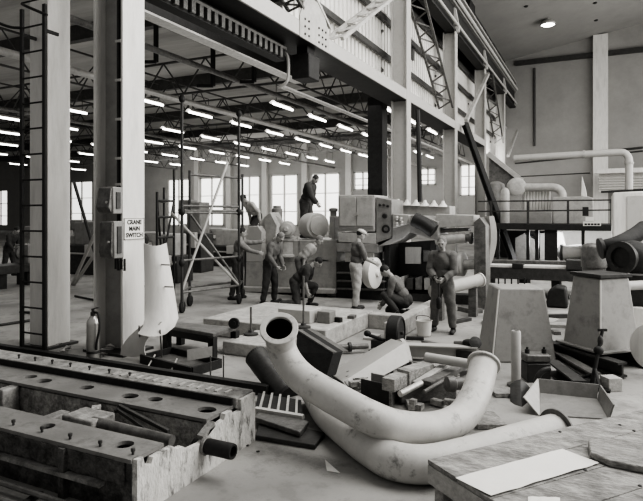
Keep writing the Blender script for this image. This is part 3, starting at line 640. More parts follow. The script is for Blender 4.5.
# ================================================================ machine bed
X0, X1, YA, YC, ZT = -9.0, -2.96, 3.06, 4.60, .41
g = thing('machine_bed', 'long weathered iron machine bed filling the floor at lower left', 'machine bed', ((X0+X1)/2, (YA+YC)/2, 0))
MB().bx(X0, X1-.04, YA, YA+.05, 0, ZT-.03).build('front_wall', bed_side, g)
MB().bx(X0, X1-.04, YC-.06, YC, 0, ZT).build('rear_wall', bed_metal, g)
MB().bx(X0, X1-.04, 3.95, 4.0, .05, ZT-.05).build('inner_wall', trough_m, g)
MB().bx(X0, X1-.04, YA+.05, YC-.06, .0, .09).build('trough_floor', trough_m, g)
MB().bx(X0, X1-.04, 3.32, 3.36, .05, ZT-.03).build('inner_wall', trough_m, g)
hx = [atd(0,0,1)]
def on(px, py, z): return F(px, py, z)
plate_holes([(X0,YA-.02),(X1-.03,YA-.02),(X1-.03,3.38),(X0,3.38)], [(on(40,429,ZT).x, 3.23, .06,.06), (on(121,446,ZT).x, 3.23, .07,.07), (-5.2,3.23,.06,.06)], ZT-.03, ZT).build('front_top_plate', bed_top, g)
rh = [(on(28,377.5,ZT).x,4.14,.07,.06),(on(43,381,ZT).x,4.1,.085,.07),(on(88,387,ZT).x,4.13,.075,.065),(on(132,395,ZT).x,4.12,.09,.07),(on(158,398,ZT).x,4.15,.075,.06),(on(210,408,ZT).x,4.13,.09,.075)]
plate_holes([(X0,3.93),(X1-.05,3.93),(X1-.05,4.33),(X0,4.33)], rh, ZT-.03, ZT).build('rear_top_plate', bed_top, g)
MB().bx(X0, X1-.02, 4.33, YC+.02, ZT-.03, ZT+.07).build('rear_rail', bed_metal, g, .01)
MB().bx(X0, X1-.06, 4.31, 4.335, ZT, ZT+.065).build('rail_face', black_iron, g)
random.seed(3)
MB().sheet([[(X0+.06*k, YA-.004-random.random()*.03*(1-j*.3), ZT-.03-.05*j-random.random()*.03*(j>0)) for k in range(100)] for j in range(4)], .006).build('scabbed_edge', bed_side, g)
MB().bx(X0, X1-.3, YA-.06, YA-.0, .17, .2).build('side_flange', bed_metal, g)
for k in range(5): MB().bx(X0+1.2*k+.5, X0+1.2*k+.56, YA-.05, YA, 0, .38).build('side_rib', bed_side, g)
# end plate with stepped upper edge
e = [(YA,0),(YC,0),(YC,.46),(4.36,.46),(4.36,.36),(4.22,.36),(4.22,.405),(4.12,.405),(4.1,.36),(3.9,.34),(3.86,.29),(3.78,.27),(3.62,.28),(3.55,.33),(3.47,.33),(3.44,.37),(3.22,.37),(3.2,.33),(3.14,.33),(3.12,.41),(3.06,.41)]
MB().prism([(X1-.04, y, z) for y, z in e], (.05,0,0)).build('end_plate', bed_end, g)
for px, py in [(14,422),(40,430),(68,437),(99,444),(132,452)]:
    p = F(px, py+3, ZT); MB().lathe((p.x, 3.12, ZT), (0,0,1), [(.01,0),(.01,.025),(.016,.025),(.016,.045),(.008,.048)], 8).build('stud', dark_steel, g)
for px in (5, 22, 40, 59, 79, 99.6, 121): 
    p = F(px, 361+px*.155, ZT+.07); MB().lathe((p.x, 4.42, ZT+.07), (0,0,1), [(.009,0),(.009,.028),(.015,.028),(.015,.045),(.007,.048)], 8).build('stud', dark_steel, g)
for k in range(14):
    x = -4.6+.11*k; MB().bx(x, x+.03, 4.4, 4.5, ZT+.07, ZT+.08).build('rail_packer', bright_steel, g)
MB().bx(F(78,420,.3).x, F(108,424,.3).x+.05, 3.48, 3.74, .09, .4).build('bearing_block', bed_metal, g, .015)
MB().bx(F(62,414,.25).x, F(76,414,.25).x, 3.5, 3.8, .09, .3).build('bearing_block', bed_metal, g, .015)
MB().bx(F(8,398,.25).x, F(20,398,.25).x, 3.75, 3.95, .09, .38).build('bearing_block', bed_metal, g, .015)
MB().tube((-3.95, 3.57, .36), (-3.1, 3.6, .33), .045, n=18).build('drive_shaft', mid_steel, g)
MB().tube((-7.5, 3.62, .22), (-4.95, 3.62, .22), .035, n=14).build('drive_shaft', dark_steel, g)
m = MB(); m.bar((-3.98, 3.9, .39), (-3.22, 3.7, .35), .03, .03).bar((-3.96, 3.86, .37), (-3.3, 3.66, .3), .025, .03).bar((-3.98, 3.92, .39), (-3.96, 3.84, .36), .03, .03); m.build('tie_lever', dark_steel, g)
m = MB()
for k in range(9): m.box((-4.28+random.uniform(-.15,.15), 3.86+random.uniform(-.1,.06), .22+random.uniform(-.1,.12)), (.12,.08,.07), random.random()*3)
m.build('link_cluster', trough_m, g)
m = MB()
for k in range(12): m.box((-6.3+random.uniform(-.5,.5), 3.8+random.uniform(-.3,.1), .16+random.uniform(-.06,.14)), (.14,.1,.09), random.random()*3)
m.build('link_cluster', trough_m, g)
m = MB(); yc = 3.83; m.lathe((X1-.1, yc, .235), (1,0,0), [(.04,0),(.04,.13),(.06,.13),(.064,.145),(.064,.38),(.06,.395),(.042,.395),(.042,.35),(.005,.35)], 28); m.build('end_roller', black_iron, g)
MB().lathe((X1+.005, yc, .235), (1,0,0), [(.075,0),(.075,.03),(.05,.035)], 16).build('roller_collar', bed_metal, g)
m = MB(); m.bar((X1-.02, yc-.02, .3), (X1-.02, yc+.14, .37), .06, .05); m.build('roller_clamp', bed_metal, g)
for k, (y, z) in enumerate([(2.9,.05),(2.75,.03),(2.6,.05)]):
    tag(MB().tube((-7, y, z+.02), (-3.0-.25*k, y-.02, z+.02), .022, n=8).build('conduit_pipe', mid_steel), ['first', 'second', 'third'][k]+' thin pipe on the floor along the near side of the machine bed, counted outwards', 'pipe')
for k, x in enumerate((-4.35, -3.75, -3.3)):
    tag(MB().bar((x, 2.52, .02), (x-.1, 2.98, .02), .05, .03).build('sleeper_bar', dark_steel), ['left', 'middle', 'right'][k]+' short dark bar lying under the thin pipes at lower left', 'bar')
# ================================================================ bent pipes
def rim_pipe(name, label, pts, r, ends, wall=.012):
    g = thing(name, label, 'pipe', (sum(p.x for p in pts)/len(pts), sum(p.y for p in pts)/len(pts), 0))
    m = MB(); m.path(pts, r, 36, False, 8); m.build('tube', pipe_paint, g); MB().path(pts, r-wall, 36, False, 8, True).build('bore', black_iron, g)
    for which, ro, t, mat in ends:
        P = smooth_path(pts, 8); a, b = (P[0], P[1]) if which == 0 else (P[-1], P[-2]); ax = (b-a).normalized()
        fl = MB().ring(a-ax*.005, ax, ro, r-wall-.004, t, 40).build('flange' if ro > r+.02 else 'rim', mat, g, .006)
    return g
P1 = [atd(279,328,5.38), atd(281,345,5.56), atd(289,363,5.52), atd(306,381,5.3), atd(343,403,5.0), atd(374,419,4.82), atd(398,427,4.85), atd(432,428.5,5.02), atd(459,419,5.25), atd(473,400,5.5), atd(480,381,5.75), atd(484,363,5.95)]
rim_pipe('bent_pipe', 'upper cream bent pipe with its flanged mouth raised at left', P1, .142, [(0,.182,.035,pipe_paint),(1,.17,.03,pipe_paint)])
P2 = [F(313,390,.15), F(327,413,.15), F(350,433,.15), F(373,450,.15), F(395,461,.15), F(428,464,.15), F(470,455,.15), F(517,441.5,.15), F(557,430,.15)]
rim_pipe('bent_pipe', 'lower cream bent pipe lying on the floor behind the wooden crate', P2, .15, [(0,.155,.02,pipe_paint),(1,.195,.03,mid_steel)])
P = [F(256,356,.42), F(290,396,.16)]; P = [atd(256,356,7.3), atd(289,398,6.75)]
g = thing('dark_pipe', 'dark open pipe stub leaning left of the flanged cream pipe', 'pipe', V((P[1].x, P[1].y, 0)))
ax = (P[1]-P[0]).normalized(); m = MB(); m.tube(P[0], P[1], .15, n=30, caps=False); m.add([p for p in MB().tube(P[0], P[1], .125, n=30, caps=False).v], [f[::-1] for f in MB().tube(P[0], P[1], .125, n=30, caps=False).f], True); m.build('tube', dark_steel, g)
MB().ring(P[0], ax, .15, .12, .03).build('rim', black_iron, g); MB().lathe(P[1]-ax*.04, ax, [(.15,0),(.19,.005),(.19,.05),(.1,.055)], 30).build('end_flange', black_iron, g)
g = thing('dark_hopper', 'dark steel hopper plate sloping behind the flanged pipe mouth', 'hopper', F(310, 372))
a, b, c_, d_ = atd(297,331,7.6), atd(333,354,7.1), atd(326,378,7.0), atd(296,352,7.4)
m = MB(); m.prism([a, b, c_, d_], (.08,.12,.02)); m.build('front_plate', black_iron, g)
MB().prism([a, b, b+V((.1,.25,-.02)), a+V((.1,.25,-.02))], (0,0,.02)).build('top_plate', mid_steel, g)
MB().bar((c_.x, c_.y, 0), c_+V((.04,.06,0)), .08, .08).build('leg', dark_steel, g); MB().bar((d_.x+.05, d_.y+.1, 0), d_+V((.05,.1,.05)), .08, .08).build('leg', dark_steel, g)
# slatted plates on the floor left of the pipes
g = thing('slatted_grating', 'steel grating with pale slats on the floor under the dark pipe stub', 'grating', F(285, 405))
a, b, c_, d_ = F(255,410,.1), F(303,418,.1), F(301,399,.1), F(258,392,.1); q = [V((p.x,p.y,.06)) for p in (a,b,c_,d_)]
MB().prism(q, (0,0,.03)).build('plate', black_iron, g)
MB().bar(a+V((0,0,-.03)), b+V((0,0,-.03)), .06, .12).build('front_bar', light_grey, g)
for k in range(5): MB().bar(a.lerp(b, .1+.19*k)+V((0,0,.01)), d_.lerp(c_, .15+.19*k)+V((0,0,.01)), .025, .02).build('slat', bright_steel, g)
tag(MB().prism([F(254,417,.1), F(300,432,.1), F(309,421,.1), F(262,408,.1)], (0,0,-.05)).build('steel_plate', mid_steel, None, .008), 'thick middle steel plate below the slatted grating', 'plate')
tag(MB().prism([F(255,440,.0), F(315,450,.0), F(325,437,.0), F(262,421,.0)], (0,0,.045)).build('steel_plate', dark_steel, None, .008), 'large bottom steel plate on the floor beside the machine bed end', 'plate')
p = [F(325,462,.004), F(340,473,.004), F(327,471,.004)]
tag(MB().sheet([[p[0]+V((0,0,.02)), p[1]], [p[0].lerp(p[2],.5), p[2]]], .003).build('paper_scrap', paper), 'torn white paper scrap on the floor below the bent pipes', 'paper')
# ================================================================ heap between the pipes
def Z(px, py, z): return F(px, py, z)
g = thing('cover_casting', 'pale hooded cover casting lying tilted behind the bent pipes', 'casting', F(370, 372))
# ridge profile swept along its length: left low end to right high end
def rowc(a, b, c_, d_): return [a, b, c_, d_]
L0, R0 = atd(330,374,7.7), atd(392,340,8.2); L1, R1 = atd(343,383,7.0), atd(405,344,7.65); L2, R2 = atd(350,391,6.9), atd(409,360,7.5)
MB().sheet([[L0+V((-.05,.15,-.15)), R0+V((-.05,.15,-.12))],[L0, R0],[L1, R1],[L2+V((0,-.02,-.03)), R2+V((0,-.02,-.03))]], .02).build('hood', light_grey, g)
MB().prism([atd(392,341,8.3), atd(400,339,8.0), atd(405,345,7.75), atd(410,366,7.6), atd(404,368,7.65), atd(400,354,7.75), atd(396,356,7.9)], (.03,.06,0)).build('end_cheek', light_grey, g)
MB().sheet([[atd(344,382,7.0), atd(376,366,7.4)],[atd(350,392,6.9), atd(380,374,7.3)]], .02).build('side_web', mid_steel, g)
for p in (L0+V((0,.05,0)), R0+V((0,.05,0)), L2, R2): MB().bx(p.x-.03, p.x+.03, p.y, p.y+.06, 0, max(.05,p.z-.02)).build('foot', mid_steel, g)
g = thing('open_box', 'black open box between the cover casting and the upper bent pipe', 'box', F(375, 400)); 
a, b = F(361,392,.12), F(389,402,.05); a.z = 0; b.z = 0; n = (b-a).cross(V((0,0,1))).normalized()*-.35
MB().prism([a, b, b+V((0,0,.24)), a+V((0,0,.27))], n*.06).build('front_side', black_iron, g)
MB().prism([b, b+n, b+n+V((0,0,.22)), b+V((0,0,.24))], (b-a).normalized()*.03).build('end_side', wood, g)
MB().prism([a, b, b+n, a+n], (0,0,.03)).build('bottom', dark_steel, g); MB().prism([a+n, b+n, b+n+V((0,0,.22)), a+n+V((0,0,.25))], n*.06).build('back_side', mach_grey, g)
def timber(label, p0, p1, w, h, mat=wood, name='timber_block', cat='timber'):
    return tag(MB().bar(p0, p1, w, h).build(name, mat, None, .006), label, cat)
timber('short timber block on top of the pile right of the black open box', Z(388,385,.28), Z(412,374,.28), .16, .14)
timber('squared timber block standing right of the cover casting', Z(403,377,.3), Z(428,369,.3), .18, .16)
timber('timber block under the pile beside the right bent pipe flange', Z(428,371,.25), Z(455,369,.25), .16, .14)
timber('long sleeper under the timber pile, nearest the pipe bend', Z(398,392,.12), Z(452,388,.12), .22, .2, wood_d)
timber('long sleeper under the timber pile, farther from the pipe bend', Z(392,376,.08), Z(470,374,.08), .22, .16, wood_d)
timber('dark plank leaning across the timber pile', Z(426,383,.26), Z(462,366,.3), .14, .05, wood_d, 'plank')
timber('pale short plank leaning on the timber pile', Z(416,384,.24), Z(448,364,.34), .09, .05, wood_l, 'plank')
def rod(label, p0, p1, r, mat=bright_steel, name='steel_rod', cat='rod'): return tag(MB().tube(p0, p1, r, n=14).build(name, mat), label, cat)
rod('bright round bar sloping over the black open box end', Z(400,394,.26), Z(421,383,.3), .035)
rod('pale round bar with blunt end pointing left from the right pipe flange', Z(426,357,.42), Z(470,364,.42), .055, light_grey)
rod('thin rod lying between the timber blocks', Z(424,392,.24), Z(449,377,.26), .022, mid_steel)
m = MB(); m.lathe(Z(446,384,.3), (.75,.6,-.05), [(.03,0),(.08,.01),(.09,.05),(.09,.09),(.065,.11),(.07,.2),(.1,.26),(.1,.31),(.05,.32)], 20); tag(m.build('pipe_fitting', mid_steel), 'round worn pipe fitting wedged behind the right bent pipe', 'fitting')
m = MB()
for k in range(10):
    m.box(Z(random.uniform(345,372), random.uniform(372,386), .1), (random.uniform(.1,.25), .08, .06), random.random()*3)
tag(m.build('scrap_heap', trough_m), 'heap of dark scrap offcuts under the cover casting', 'scrap')['kind'] = 'stuff'
m = MB()
for k in range(26):
    m.box(Z(random.uniform(400,470), random.uniform(374,408), random.uniform(.03,.1)), (random.uniform(.06,.2), .07, .06), random.random()*3)
tag(m.build('scrap_heap', trough_m), 'heap of dark scrap and dirt inside the right pipe bend', 'scrap')['kind'] = 'stuff'
g = thing('bolt_shaft', 'steel shaft with a square dark head lying before the concrete plinth', 'shaft', F(340, 350))
a, b = F(331,348,.1), F(368,346,.1); MB().tube(a, b, .05, .04, 14).build('shaft', mid_steel, g); ax = (b-a).normalized(); MB().bar(a-ax*.13, a+ax*.02, .19, .19).build('head', black_iron, g, .02); MB().lathe(a.lerp(b,.45), ax, [(.05,0),(.075,.01),(.075,.05),(.05,.06)], 14).build('collar', dark_steel, g)
g = thing('black_drum', 'round black drum standing on edge behind the cover casting', 'drum', F(396, 350)); c_ = F(397,332.5,.27)
ax = V((C_*.92+S_*.38, S_*.92-C_*.38, 0)).normalized(); MB().lathe(c_-ax*.12, ax, [(.05,0),(.25,.0),(.27,.02),(.27,.18),(.25,.2),(.22,.2),(.22,.185),(.04,.185)], 36).build('drum', black_iron, g); MB().lathe(c_+ax*.06, ax, [(.03,0),(.03,.04),(.02,.05)], 14).build('hub', dark_steel, g)
p = F(424,336); g = thing('paint_bucket', 'small white bucket beside the standing man in overalls', 'bucket', p)
MB().lathe(p, (0,0,1), [(.1,0),(.12,.02),(.14,.27),(.15,.28),(.135,.28),(.11,.04),(.01,.03)], 24).build('pail', white_paint, g); MB().path([p+V((-.14,0,.26)), p+V((-.1,-.05,.36)), p+V((.1,-.05,.36)), p+V((.14,0,.26))], .006, 6).build('handle', dark_steel, g)
g = thing('steel_joist', 'pale steel joist lying on blocks behind the timber pile', 'joist', F(445, 354)); a, b = F(397,350,.13), F(477,353,.13)
MB().ibeam(a, b, .2, .2, .02).build('joist', light_grey, g); 
for t in (.15,.85): p = a.lerp(b,t); MB().bx(p.x-.06, p.x+.06, p.y-.12, p.y+.12, 0, .04).build('packing', wood_d, g)
m = MB(); m.bar(b+V((-.28,-.12,-.02)), b+V((.0,-.12,-.02)), .01, .12); m.build('end_patch', dark_steel, g)
g = thing('valve_cluster', 'small dark hand valve lying on the pale steel joist by the pedestal', 'valve', F(468,345)); p = F(469,343,.26)
MB().ell(p, (.1,.07,.06)).build('body', black_iron, g); MB().lathe(p+V((.1,-.05,.02)), (.3,-.8,.5), [(.03,0),(.09,.01),(.09,.03),(.03,.04)], 14).build('hand_wheel', dark_steel, g); MB().tube(p+V((-.22,0,-.02)), p, .03, n=8).build('spindle', mid_steel, g)
g = thing('screw_clamp', 'dark clamp lying on the shaft in front of the black drum', 'clamp', F(380,342)); p = F(378,337,.22)
MB().tube(p+V((-.2,0,.03)), p+V((.12,.0,-.05)), .03, n=8).build('screw', black_iron, g); MB().ell(p+V((-.18,0,.04)), (.06,.05,.05)).build('head', black_iron, g); MB().bx(p.x-.1, p.x+.1, p.y-.05, p.y+.05, 0, .17).build('stand', dark_steel, g)
# floor strips, kerb bits beyond
for k, (a, b, w_, lab) in enumerate([((372,352),(400,340),.12,'flat bar on the floor left of the black drum'), ((482,322),(590,326),.3,'pale timber baulk lying behind the pedestals'), ((380,366),(470,360),.06,'thin steel strip on the floor before the pale joist')]):
    tag(MB().bar(F(*a, .03), F(*b, .03), w_, .06 if k != 1 else .05).build('floor_bar', [mid_steel, wood_l, mid_steel][k]), lab, 'bar')
# ================================================================ pedestals
def pedestal(label, cen, wb, wt, z0, ht, ang, mat):
    g = thing('machine_pedestal', label, 'pedestal', cen); R = rz(ang); b_, t_ = wb/2, wt/2; c0 = V((cen[0], cen[1], z0))
    p = [c0+R@V((x*b_, y*b_, 0)) for x, y in ((-1,-1),(1,-1),(1,1),(-1,1))]+[c0+R@V((x*t_, y*t_, ht)) for x, y in ((-1,-1),(1,-1),(1,1),(-1,1))]
    MB().hexa(p).build('body', mat, g, .025)
    nc = min(range(4), key=lambda i: p[i].length); q0, q1 = p[nc].lerp(p[nc+4], .02), p[nc].lerp(p[nc+4], .98); MB().tube(q0, q1, .012, n=8).build('worn_corner_highlight', white_paint, g); return g, R, c0  # pale strip paints the highlight along the worn near corner
def vang(px): return TH-math.atan((px-CX)/FPX)     # direction of sight, left of +Y
c0 = F(515, 362)+V((-.05, .42, 0)); ang = vang(515)+math.radians(-16)
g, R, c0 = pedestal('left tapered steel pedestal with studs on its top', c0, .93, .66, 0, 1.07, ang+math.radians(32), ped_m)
for k in range(5): MB().tube(c0+R@V((-.2+.1*k, .2, 1.07)), c0+R@V((-.2+.1*k, .2, 1.17)), .012, n=8).build('stud', black_iron, g)
c1 = F(603, 372)+V((-.03, .52, 0)); zb = .24
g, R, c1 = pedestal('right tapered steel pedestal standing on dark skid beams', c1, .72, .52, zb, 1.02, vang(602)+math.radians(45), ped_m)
MB().box(c1+V((0,0,1.05)), (.58,.58,.05), R).build('top_plate', dark_steel, g, .006)
MB().box(c1+V((0,0,.02)), (.86,.86,.03), R).build('base_flange', mach_grey, g, .005)
px_ = c1+R@V((.29, -.0, .86)); r_ = V((C_, S_, 0)); ax = (R@V((.2,-1,0))).normalized()
g2 = thing('pipe_stub', 'flanged pale pipe stub fixed to the right pedestal near its top', 'pipe', px_)
q0 = c1+R@V((.29, 0, .86)); axs = (R@V((1,0,0))).normalized()
MB().lathe(q0, axs, [(.13,-.01),(.13,.03),(.075,.035),(.075,.12),(.11,.13),(.11,.17),(.07,.18),(.07,.6)], 24).build('stub', light_grey, g2)
for k in range(6): a = k*PI/3; x_, y_, d_ = frame(axs); MB().lathe(q0+axs*.03+(x_*math.cos(a)+y_*math.sin(a))*.105, axs, [(.014,0),(.014,.02)], 6).build('bolt', dark_steel, g2)
# skids under the right pedestal
e1 = (R@V((1,0,0))).normalized(); e2 = (R@V((0,1,0))).normalized()
tag(MB().ibeam(c1-e1*.38-e2*.75-V((0,0,.12))+V((0,0,.0)), c1-e1*.38+e2*.6-V((0,0,.12)), .16, .2, .03).build('skid_beam', dark_steel), 'dark skid beam under the left side of the right pedestal', 'beam')
tag(MB().ibeam(c1+e1*.38-e2*.48-V((0,0,.12)), c1+e1*.38+e2*.6-V((0,0,.12)), .16, .2, .03).build('skid_beam', dark_steel), 'dark skid beam under the right side of the right pedestal', 'beam')
tag(MB().ibeam(F(556,354,.06)+V((0,0,0)), F(596,377,.06), .14, .1, .02).build('steel_joist', mid_steel), 'worn joist lying along the front left of the right pedestal', 'joist')
tag(MB().box(F(611,383,.08), (.18,.18,.16), .6).build('timber_block', wood_l, None, .006), 'pale square block under the front corner of the right pedestal', 'block')
tag(MB().chan(F(552,366,.09), F(580,388,.09), .16, .17, .025).build('steel_channel', dark_steel), 'short dark channel beam on the floor between the two pedestals', 'channel')
g = thing('screw_jack', 'dark screw jack tool standing on a flat plate by the right pedestal', 'jack', F(592,385)); p = F(592,385); q = atd(602.5,330,7.35)
MB().prism([F(568,376,.03), F(577,386,.03), F(610,391,.03), F(612,388,.03), F(585,377,.03)], (0,0,-.03)).build('base_plate', black_iron, g)
MB().tube(p+V((0,0,.02)), q, .028, .02, 10).build('stem', black_iron, g); ax = (q-p).normalized()
MB().bar(q-V((C_,S_,0))*.055, q+V((C_,S_,0))*.055, .03, .03).build('tee_head', black_iron, g); MB().ell(p.lerp(q,.62), (.06,.05,.06)).build('collar', black_iron, g); MB().ell(p.lerp(q,.8), (.035,.035,.07)).build('nut', dark_steel, g)
MB().tube(p.lerp(q,.3), F(600,389,.04), .02, n=8).build('stay', black_iron, g); MB().tube(p.lerp(q,.2), F(578,379,.03), .02, n=8).build('stay', black_iron, g)
# vertical pipe, valve block, saddle, trough
p = F(516,386); g = thing('standing_pipe', 'slim pale pipe standing upright before the left pedestal', 'pipe', p); z_ = H-(331-YH)*7.15/FPX
MB().lathe(p, (0,0,1), [(.055,0),(.06,.01),(.06,z_-.02),(.05,z_),(.04,z_),(.04,z_-.1)], 20).build('tube', light_grey, g); MB().lathe(p, (0,0,1), [(.11,0),(.11,.03),(.06,.035)], 20).build('foot_flange', mid_steel, g)
g = thing('bearing_housing', 'dark bearing housing with an arched jaw right of the standing pipe', 'bearing', F(532,384)); p = F(534,384)
e1 = V((C_,S_,0)); e2 = V((-S_,C_,0))
MB().box(p+V((0,.2,.12)), (.3,.25,.24), TH).build('base', dark_steel, g, .01); MB().box(p+V((0,.2,.3)), (.32,.22,.1), TH).build('cap', mid_steel, g, .02)
for k in (-1, 1): MB().lathe(p+V((0,.2,.35))+e1*.11*k, (0,0,1), [(.03,0),(.03,.05),(.015,.05),(.015,.08)], 8).build('nut', black_iron, g)
A = [p-e2*.1+e1*(.16-.17*math.cos(t))*1+V((0,0,.0))+V((0,0,.02+.2*math.sin(t))) for t in (0,.3,.6,.9,1.2,1.6)]
MB().path(A, .035, 10).build('jaw', dark_steel, g)
g = thing('saddle_plate', 'dark curved saddle plate leaning at the foot of the standing pipe', 'plate', F(520,412))
rows_ = [[atd(512+10*t-7*math.sin(t*PI*.5)+dx, 383+34*t+dy, 6.85-.55*t) for dx, dy in ((0,3),(3,0),(8,-2),(13,2),(18,9))] for t in (0,.25,.5,.75,1)]
MB().sheet(rows_, .03).build('plate', dark_steel, g)
g = thing('steel_trough', 'shallow grey open trough lying behind the end of the lower pipe', 'trough', F(570,410))
a, b, c_, d_ = F(540,416), F(608,420), F(597,400), F(540,394); hh = .17
MB().prism([a, b, c_, d_], (0,0,.015)).build('bottom', mach_grey, g)
MB().prism([d_, c_, c_+V((.02,.04,hh)), d_+V((-.02,.04,hh))], (0,.015,0)).build('back_side', mach_grey, g)
MB().prism([b, c_, c_+V((.03,.03,hh)), b+V((.05,0,hh))], (.015,0,0)).build('right_side', mach_grey, g)
MB().prism([a, d_, d_+V((-.02,.04,hh)), a+V((-.16,.02,hh))], (-.015,0,0)).build('left_side', mach_light, g)
for k, (px, py, s_, lab) in enumerate([(486,420,.3,'flat timber board on the floor below the right bent pipe'),(500,392,.2,'small timber board leaning left of the saddle plate')]):
    tag(MB().box(F(px,py,.03), (s_,s_*1.3,.05), .5).build('board', wood, None, .005), lab, 'board')
# right edge
c_ = atd(652,347,7.6); g = thing('white_disc', 'large white disc plate standing at the right edge of the view', 'disc', V((c_.x, c_.y, 0)))
MB().lathe(c_, (-.55,-.8,.1), [(.01,-.01),(.3,-.01),(.31,0),(.3,.01),(.01,.02)], 40).build('disc', white_paint, g); MB().bar((c_.x+.02, c_.y+.03, 0), c_+V((.02,.03,0)), .06, .06).build('prop', dark_steel, g)
p = atd(635, 340, 8.6); tag(MB().box((p.x, p.y, .38), (.25,.12,.76), .3).build('slotted_bracket', white_paint, None, .01), 'pale slotted bracket standing behind the white disc', 'bracket')
# ================================================================ wooden crate
cA = V((-1.08, 3.89, 0)); u = V((.611,.791,0)); v = V((.791,-.611,0)); ZC = .45
g = thing('wooden_crate', 'low wooden crate top at lower right covered with white paper', 'crate', cA)
def cp(a, b, z): return cA+u*a+v*b+V((0,0,z))
bw = .31
for k in range(5): MB().prism([cp(0, k*bw+.003, ZC-.03), cp(2.9, k*bw+.003, ZC-.03), cp(2.9, (k+1)*bw-.003, ZC-.03), cp(0, (k+1)*bw-.003, ZC-.03)], (0,0,.03)).build('top_board', wood, g, .004)
MB().bar(cp(.03,0,ZC-.1), cp(.03,1.55,ZC-.1), .06, .13).build('end_rail', wood_l, g, .005); MB().bar(cp(0,.03,ZC-.1), cp(2.9,.03,ZC-.1), .06, .13).build('side_rail', wood_d, g, .005)
MB().bar(cp(.05,.1,.1), cp(.05,1.55,.1), .05, .14).build('end_rail', wood, g, .005)
for a, b in ((.08,.08),(.08,.8),(.08,1.45),(1.5,.08),(2.8,.08),(2.8,1.45)): p = cp(a, b, 0); MB().box(p+V((0,0,(ZC-.03)/2)), (.09,.09,ZC-.03), math.atan2(u.y,u.x)).build('post', wood, g, .004)
def sheetpaper(pts, label, z=ZC, lift=.012):
    a, b, c_, d_ = [F(x, y, z+.004) for x, y in pts]; n = 8; rows_ = []
    for i in range(n+1):
        t = i/n; row = []
        for j in range(n+1): s = j/n; p = (a.lerp(b,t)).lerp(d_.lerp(c_,t), s); p.z += .002+lift*abs(math.sin(3*t*PI+s))*(.3+s*.5); row.append(p)
        rows_.append(row)
    tag(MB().sheet(rows_, .002).build('paper_sheet', paper), label, 'paper')
sheetpaper([(455.5,478),(562.5,449),(599,464),(491,497)], 'large white paper sheet lying on the wooden crate')
sheetpaper([(528,497),(560,498),(560,520),(528,515)], 'small white paper at the bottom edge of the wooden crate')
pl = [(588,440),(604,436),(650,444),(650,468),(610,460),(590,452)]
tag(MB().prism([F(x,y,ZC+.05) for x,y in pl], (0,0,-.048)).build('plank_offcut', wood, None, .01), 'thick rough timber offcut lying on the right of the crate top', 'timber')
for k in range(5):
    p = [(620,425),(634,431),(585,470),(560,432),(640,486)][k]
    tag(MB().lathe(F(*p, ZC), (0,0,1), [(.012,0),(.014,.004),(.004,.008)], 8).build('nail_head', black_iron), ['nail head near the back edge of the crate top', 'nail head beside the rough offcut, behind it', 'nail head between paper and offcut', 'nail head behind the large paper sheet', 'nail head at the right front of the crate top'][k], 'nail')

# small things lying about the floor and the plinth
for k, (px, py, z, w_, l_, h_, m_, lab) in enumerate([
 (268,336,.2,.1,.18,.06,dark_steel,'small dark offcut on the kerb right of the short rod stand'),(352,318,.3,.12,.2,.05,mid_steel,'flat steel offcut on the plinth near its far corner'),
 (338,322,.3,.08,.14,.08,black_iron,'small black offcut on the plinth right of the packing block'),(462,322,0,.12,.5,.06,dark_steel,'dark bar offcut on the floor behind the standing man'),
 (470,312,0,.3,.5,.1,mid_steel,'worn plate stack on the floor left of the pedestal'),(560,318,0,.1,.6,.08,dark_steel,'dark bar on the floor seen between the pedestals'),
 (556,334,0,.12,.2,.06,mid_steel,'small steel offcut on the floor between the pedestals'),(548,345,0,.1,.16,.08,black_iron,'black offcut beside the foot of the left pedestal'),
 (540,322,0,.5,.9,.03,light_grey,'pale sheet lying on the floor behind the left pedestal'),(430,345,.0,.1,.3,.05,mid_steel,'steel offcut on the floor before the white bucket'),
 (258,452,0,.02,.03,.01,black_iron,'tiny dark chip on the floor below the bottom steel plate'),(247,446,0,.03,.03,.012,black_iron,'tiny dark chip on the floor beside the machine bed end'),
 (415,340,0,.08,.3,.06,dark_steel,'dark short bar right of the black drum'),(372,338,0,.2,.4,.04,light_grey,'pale flat offcut on the floor left of the black drum')]):
    tag(MB().box(F(px,py,z)+V((0,0,h_/2+.001)), (l_,w_,h_), .4+k*1.3).build('floor_offcut', m_, None, .004), lab, 'offcut')
# ================================================================ mobile scaffold
g = thing('scaffold_tower', 'mobile tube scaffold tower on castors beside the working men', 'scaffold', F(200, 312))
LF, RF = F(182,313), F(239,304); dp = V((-S_,C_,0))*1.35+V((.35,.1,0))
LB, RB = LF+dp*.62+V((-.3,0,0)), RF+dp*.62+V((-.3,0,0)); zt = 4.75
def up(p, z): return V((p.x, p.y, z))
for p, z in ((LF,zt),(RF,zt-.1),(LB,3.2),(RB,3.2)): MB().tube(up(p,.25), up(p,z), .032, n=10).build('standard', dark_steel, g)
for z in (.45, 1.15, 2.2, 2.35): MB().tube(up(LF,z), up(RF,z), .028, n=8).build('ledger', mid_steel, g)
for z in (.45, 2.25, 3.1): MB().tube(up(LB,z), up(RB,z), .028, n=8).build('ledger', mid_steel, g)
for z in (.45, 2.25): MB().tube(up(LF,z), up(LB,z), .028, n=8).build('transom', mid_steel, g); MB().tube(up(RF,z), up(RB,z), .028, n=8).build('transom', mid_steel, g)
MB().tube(up(LF,.5), up(RF,4.2)-(up(RF,4.2)-up(LF,.5))*.22, .03, n=8).build('diagonal_brace', light_grey, g)
MB().tube(up(LF,2.0)+V((-.3,0,.2)), up(RF,.45), .03, n=8).build('diagonal_brace', light_grey, g); MB().tube(up(LB,2.2), up(RF,.5), .028, n=8).build('diagonal_brace', mid_steel, g)
